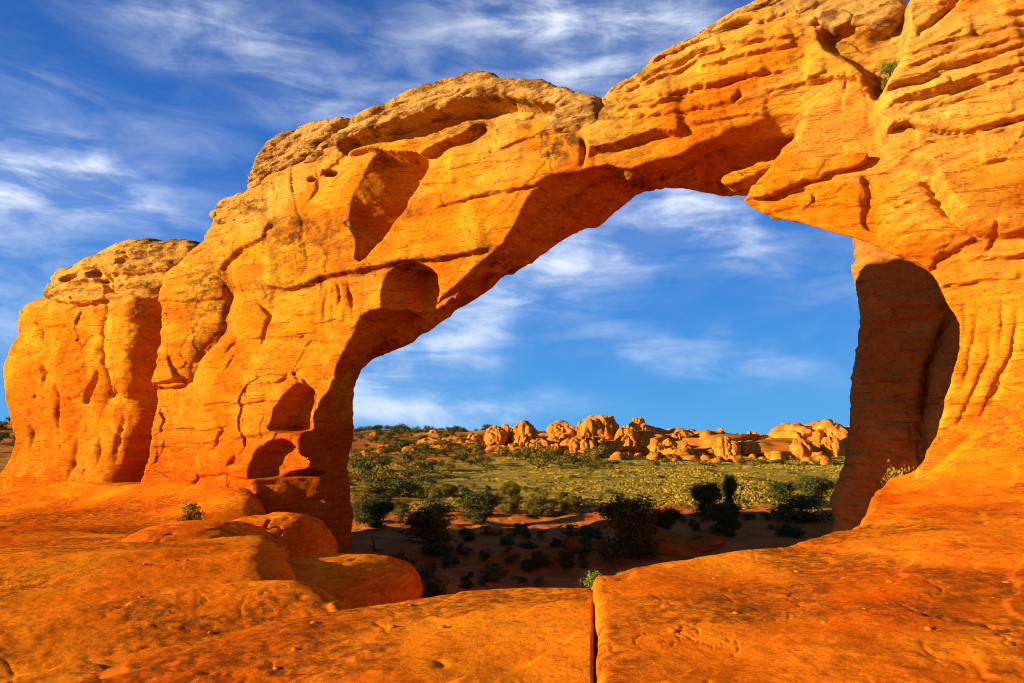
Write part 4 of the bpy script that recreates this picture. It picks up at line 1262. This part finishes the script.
scatter(84, [(346, 480), (350, 462), (440, 452), (520, 452), (600, 458), (600, 466), (470, 472), (440, 486), (420, 500), (346, 505)], FAR_J + FAR_O + FAR_O, "tree", (8, 17),
        "small juniper in the belt of trees below the far hill", "tree", "junipers in the belt below the far hill")
scatter(42, [(346, 505), (346, 480), (460, 478), (600, 500), (660, 505), (660, 516), (560, 520), (440, 512)], SHO + SAG, "shrub", (3, 8),
        "low lit shrub at the near edge of the meadow", "shrub", "shrubs along the near edge of the meadow", (1.3, 2.2))
scatter(110, [(348, 470), (348, 436), (430, 432), (480, 440), (470, 456), (400, 464)], FAR_J + FAR_O[:1], "tree", (4, 9), "tiny dark tree dotting the red slope of the far hill", "tree", "dark trees dotting the far hill", (1.0, 1.8))
scatter(34, [(372, 560), (400, 530), (590, 525), (600, 560), (585, 578), (430, 592), (400, 580)], SHR + SAG + SHO, "shrub", (5, 12), "small dark shrub growing on the shaded red bank beyond the slabs", "shrub", GR, (1.1, 1.9))
scatter(14, [(670, 530), (690, 515), (820, 508), (826, 530), (760, 538), (690, 545)], SHR + SAG, "shrub", (4, 9), "small shrub on the shaded soil between the big dark juniper and the fin", "shrub", "shrubs on the shaded soil by the fin", (1.2, 2.0))
scatter(26, [(352, 524), (350, 500), (420, 494), (600, 500), (602, 514), (500, 520), (430, 524)], OLV + SHO + SHR, "shrub", (7, 15), "leafy shrub on the red terrace between the shaded bank and the meadow", "shrub", "shrubs on the red terrace", (1.1, 1.9))
scatter(40, [(560, 470), (600, 463), (830, 462), (835, 468), (700, 466), (600, 470)], FAR_J + FAR_O, "tree", (3, 6), "tiny dark bush along the foot of the rock ridge", "tree", "bushes along the foot of the rock ridge", (1.5, 2.8))
scatter(70, [(600, 502), (520, 500), (520, 474), (600, 468), (830, 470), (830, 500), (700, 512)], SHO + SAG, "shrub", (1.5, 3.5), "low scrub patch on the sunlit meadow", "shrub", "scrub patches on the meadow", (2.0, 4.5))
scatter(24, [(600, 502), (600, 485), (830, 480), (830, 500), (700, 512)], SHO, "shrub", (2, 5), "small tuft of brush scattered on the sunlit meadow", "shrub", "brush scattered on the meadow", (1.2, 2.4))
# trees along the skyline of the far hill and the slope left of the tower
for i in range(78):
    if i < 56:
        px = r.uniform(344, 500); d = r.uniform(290, 345)
    else:
        px = r.uniform(-20, 22); d = r.uniform(180, 345)
    dx, dy, dz = ray(px, 430); x, y = dx * d / dy, d
    z = float(tz(np.array([x]), np.array([y]))[0])
    h = r.uniform(2.0, 3.8)
    plant("tree", random.choice(FAR_J), x, y, z - .2, h * r.uniform(1.0, 1.7), h, "dark juniper on the skyline of the far hill" if i < 56 else "dark juniper on the distant slope left of the tower", "tree",
          "junipers on the hill skyline" if i < 56 else "junipers on the slope left of the tower")


# ------------------------------------------------------------------ the ridge of rounded rocks
RIDGE = [  # centre, top, foot, width in the photo, metres away, label
    (496, 425, 444, 15, 238, "twin pinnacle at the left end of the rock ridge"), (505.5, 424, 444, 9, 243, "narrow pinnacle just right of the twin one"),
    (514, 427, 441, 9, 246, "thin shaded rock left of the tall square block"), (527, 420, 446, 20, 240, "tall square block, highest of the ridge's left end"),
    (523, 433, 450, 14, 232, "rounded rock leaning on the foot of the tall square block"), (539, 438, 453, 15, 230, "low rounded rock right of the tall square block"),
    (552, 435, 449, 13, 233, "rounded rock above the upright lit boulder"), (554.5, 443, 462, 14, 224, "upright lit boulder standing lowest at the meadow's upper edge"),
    (564, 433, 449, 10, 236, "small rounded rock between upright boulder and big wedge"), (580, 436, 463, 33, 227, "big wedge shaped boulder with a lit left flank"),
    (586.5, 427, 442, 9, 234, "knob standing on the big wedge shaped boulder"), (561, 420, 440, 22, 256, "dark rock on the skyline above the small rounded rocks"),
    (580, 421, 436, 10, 252, "small skyline knob left of the ridge's highest dome"), (600, 415, 446, 30, 250, "broad lit dome, highest point of the middle ridge"),
    (594, 436, 461, 18, 228, "shaded block right of the big wedge, under the broad dome"), (640, 417, 432, 14, 252, "small cap shaped knob alone on the ridge skyline"),
    (640, 424, 452, 56, 258, "long shaded wall below the cap shaped knob"), (674, 428, 454, 52, 260, "long shaded wall right of the lit flutes"),
    (626, 425, 452, 22, 240, "fluted lit rock below the cap shaped knob"), (610, 440, 453, 16, 231, "group of lit lumps at the foot of the broad dome"),
    (645, 430, 449, 28, 243, "sloping lit rock right of the fluted one"), (661, 443, 454, 13, 229, "small lit boulder at the foot of the sloping rock"),
    (670, 438, 452, 12, 233, "rounded lit boulder right of the small foot boulder"), (681, 428, 450, 20, 244, "lit rock in the middle of the long shaded wall"),
    (685.5, 442, 453, 12, 230, "low lit boulder against the long shaded wall"), (678, 447, 457, 24, 225, "dark flat boulder in front of the low lit one"),
    (704, 430, 457, 36, 250, "deep shaded bluff near the middle right of the ridge"), (718, 428, 444, 14, 252, "lit knob on top of the shaded bluff"),
    (715, 437, 452, 15, 240, "lit shoulder below the knob on the bluff"), (727, 436, 461, 20, 228, "pointed lit cone standing forward of the ridge"),
    (737, 433, 452, 15, 244, "rounded rock right of the pointed cone"), (749, 431, 450, 14, 248, "pair of rounded tops in the low saddle"),
    (744, 440, 456, 18, 233, "lit boulder filling the low saddle"), (760, 434, 449, 12, 247, "small rounded rock right of the saddle"),
    (768, 437, 452, 18, 240, "sloping rock left of the great dome"), (776, 450, 461, 20, 228, "flat pale rock at the foot of the great dome's left side"),
    (794, 422, 454, 34, 246, "left lobe of the great dome"), (828, 419, 462, 46, 242, "great rounded dome with dark clefts at the right end of the ridge"),
    (802, 438, 466, 22, 228, "lit buttress running down from the great dome"), (832, 432, 466, 16, 230, "second buttress of the great dome, near the fin"), (815, 456, 468, 20, 222, "small boulder in front of the great dome's buttress"),
    (852, 424, 462, 18, 246, "rock partly hidden behind the shaded fin"),
    (446, 441, 455, 24, 226, "low lit ledge on the red slope, leftmost of three"), (470, 440, 455, 30, 230, "long lit ledge on the red slope, middle of three"), (497, 445, 461, 24, 224, "lit ledge on the red slope below the twin pinnacle"),
    (620, 428, 458, 120, 266, "long dark wall of rock closing the ridge behind its middle domes"), (720, 433, 458, 130, 268, "long low wall of rock closing the ridge behind the pointed cone"),
    (540, 430, 458, 80, 262, "dark broken wall of rock behind the ridge's left blocks"),
    (432, 437, 449, 22, 236, "reddish outcrop at the far left end of the ridge, above the lit ledges"), (455, 436, 447, 26, 240, "reddish broken outcrop between the far left one and the twin pinnacle"),
    (476, 433, 447, 18, 243, "reddish shoulder of rock just left of the twin pinnacle"), (415, 446, 456, 18, 222, "low reddish ledge left of the lit ledges"),
    (388, 444, 452, 16, 228, "low reddish ledge in the middle of the dark slope"),
    (365, 450, 458, 11, 205, "small lit outcrop on the dark slope near the left leg"), (405, 452, 458, 8, 208, "tiny lit outcrop on the dark slope"), (435, 429, 439, 10, 285, "small pale outcrop high on the far hill"),
    (374, 432, 438, 12, 290, "small pale outcrop high on the hill near the left leg"),
]


def outcrop(px, top, foot, w, d, label, seed):
    k = d / F
    x, y, zt = on_px(px, top, d)
    _, _, zb = on_px(px, foot, d)
    zb = min(zb, float(tz(np.array([x]), np.array([y]))[0])) - 1.0
    hw, hh = w * k * .76, (zt - zb)
    v, f = ico(5)
    g = np.random.default_rng(seed)
    flat = g.uniform(2.0, 2.7)
    v = v / (np.abs(v) ** flat).sum(1, keepdims=True) ** (1 / flat)
    zz = (v[:, 2] + 1) / 2
    tap = 1 - g.uniform(.10, .40) * zz ** 1.2
    lean = g.normal(0, .10) * zz
    p = np.stack([v[:, 0] * hw * tap + lean * hw, v[:, 1] * hw * g.uniform(.9, 1.3) * tap, zz * hh], 1)
    s_ = max(hw * .8, 2.0)
    n = fbm3(p[:, 0] / s_ * 1.0 + seed, p[:, 1] / s_ * 1.0, p[:, 2] / s_ * .7, 5, seed, .55)
    # upright joints split the mass into fins
    ja = g.uniform(0, pi)
    ju = (p[:, 0] * cos(ja) + p[:, 1] * sin(ja)) / max(2.4, hw * .55) + .35 * n + g.uniform(0, 1)
    cleft = np.exp(-((ju - np.round(ju)) / .10) ** 2)
    cr = vnoise3(p[:, 0] / s_ * 1.1 + 9, p[:, 1] / s_ * 1.1 + seed, p[:, 2] / s_ * .8, seed + 31)
    cr2 = vnoise3(p[:, 0] / s_ * 2.3 + 9, p[:, 1] / s_ * 2.3 + seed, p[:, 2] / s_ * 2.0, seed + 32)
    crease = np.exp(-(cr / .10) ** 2) * .10 + np.exp(-(cr2 / .12) ** 2) * .035
    fac = 1 + .22 * n - .13 * cleft - crease
    p[:, 0] *= fac; p[:, 1] *= fac
    p[:, 2] *= 1 + .08 * n - .10 * cleft * (hw > 3) - .6 * crease
    bed = fbm3(p[:, 0] * .03, p[:, 1] * .03, p[:, 2] * .9 + seed, 3, seed + 3)
    p[:, 0] *= 1 + .03 * bed; p[:, 1] *= 1 + .03 * bed
    p[:, 2] *= hh / max(p[:, 2].max(), .1)
    a = g.uniform(-.6, .6)
    P_ = np.stack([x + p[:, 0], y + p[:, 1], zb + p[:, 2]], 1)
    z0 = np.zeros(len(P_))
    me = np_mesh("rock_outcrop", P_, f, {"tan": z0, "stain": z0, "red": .4 * sstep(.0, .6, n)})
    link("rock_outcrop", me, M_RIDGE, None, label=label, cat="rock outcrop", group="rock outcrops of the far ridge")


for i, a in enumerate(RIDGE): outcrop(*a, seed=500 + i)


g_ = np.random.default_rng(3)
for i in range(46):
    px = g_.uniform(486, 838); d = g_.uniform(205, 226); w_ = g_.uniform(1.0, 2.6)
    x, y, _ = on_px(px, 460, d); z = float(tz(np.array([x]), np.array([y]))[0])
    o = boulder("talus_rock", (0, 0, 0), (w_, w_ * .9, w_ * g_.uniform(.6, 1.0)), 0, 900 + i % 6, .22, dict(label="small fallen rock lying along the foot of the ridge", cat="rock", group="fallen rocks along the foot of the ridge"), M_RIDGE, 3, 1.6)
    o.location = (x, y, z + .1); o.rotation_euler = (0, 0, g_.uniform(0, 6))


# a few tilted rock plates on the shaded bank
for i, (px, py, w, h, rot, lab) in enumerate([(598, 529, 1.2, .35, .5, "tilted rock plate on the bank left of the big dark juniper"), (668, 546, 2.6, .5, -.3, "long tilted ledge of rock right of the big dark juniper"),
                                              (700, 549, 1.1, .25, .1, "pale flat rock lying just beyond the right slab edge"), (590, 548, 1.3, .4, .3, "rough rock ledge low on the shaded bank by the big juniper"), (552, 562, .9, .35, .2, "small rough rock on the shaded bank between shrubs")]):
    x, y, z = gp(px, py)
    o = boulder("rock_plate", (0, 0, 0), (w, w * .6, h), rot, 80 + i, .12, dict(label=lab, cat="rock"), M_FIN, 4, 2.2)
    o.location = (x, y, z); o.rotation_euler = (.15, .25 * (1 if i % 2 else -1), 0)


# ------------------------------------------------------------------ meadow grass: beyond counting
def meadow():
    g = np.random.default_rng(9)
    n = 60000
    y = 62 * (235 / 62.) ** g.uniform(0, 1, n)
    q = g.uniform(-.24, .50, n)
    x = q * y
    dens = 1.5 * fbm2(x / 14, y / 6, 4, 433) + .1 - .45 * sstep(.08, -.02, q) - .9 * sstep(.04, -.06, q) * sstep(165, 195, y) - .35 * sstep(-.04, -.16, q)
    keep = g.uniform(-.4, .8, n) < dens
    x, y = x[keep], y[keep]
    z = tz(x, y)
    m = len(x)
    V, Q = [], []
    for b in range(3):
        an = g.uniform(0, 2 * pi, m); w = g.uniform(.06, .18, m) * (1 + y / 160); h = g.uniform(.05, .17, m) * (1 + y / 260)
        dx, dy = np.cos(an) * w, np.sin(an) * w
        ox, oy = g.normal(0, .18, m), g.normal(0, .18, m)
        tx, ty = g.normal(0, .12, m), g.normal(0, .12, m)
        v = np.stack([np.stack([x + ox - dx, y + oy - dy, z - .05], 1), np.stack([x + ox + dx, y + oy + dy, z - .05], 1), np.stack([x + ox + tx + dx * .3, y + oy + ty, z + h], 1), np.stack([x + ox + tx - dx * .4, y + oy + ty, z + h * .9], 1)], 1)
        V.append(v.reshape(-1, 3)); Q.append(np.arange(m * 4).reshape(-1, 4) + b * m * 4)
    me = np_mesh("grass", np.concatenate(V), np.concatenate(Q), smooth=False)
    link("grass", me, M_GRASS, None, label="yellow green grass of the sunlit meadow", kind="stuff")


meadow()


# ------------------------------------------------------------------ chips of stone lying on the slabs
def chips():
    g = np.random.default_rng(21)
    protos = []
    for i in range(5):
        o = boulder("stone_chip", (0, 0, 0), (1, .8, .5), 0, 950 + i, .25, dict(cat="stone"), M_SLAB, 2, 1.8)
        protos.append(o)
    spots = []
    for (x0, x1, y0, y1, fn, n, lab, grp) in (
            (640, 1010, 560, 675, z_right, 16, "small loose chip of rock on the broad right slab", "loose chips on the right slab"),
            (120, 580, 605, 678, z_mid, 12, "small loose chip of rock on the long middle slab", "loose chips on the middle slab"),
            (10, 240, 560, 640, z_left, 14, "small loose chip of rock on the mottled left apron", "loose chips on the left apron")):
        for k in range(n):
            px, py = g.uniform(x0, x1), g.uniform(y0, y1)
            x, y, z = hit([px], [py], fn, 40)
            spots.append((float(x[0]), float(y[0]), float(z[0]), g.uniform(.015, .045), lab, grp))
    for i, (x, y, z, sc, lab, grp) in enumerate(spots):
        if i < 5: o = protos[i]
        else:
            o = protos[i % 5].copy(); COL.objects.link(o)
        o.location = (x, y, z + sc * .2); o.scale = (sc, sc, sc); o.rotation_euler = (0, 0, g.uniform(0, 6))
        o["label"] = lab; o["group"] = grp; o["category"] = "stone"


chips()
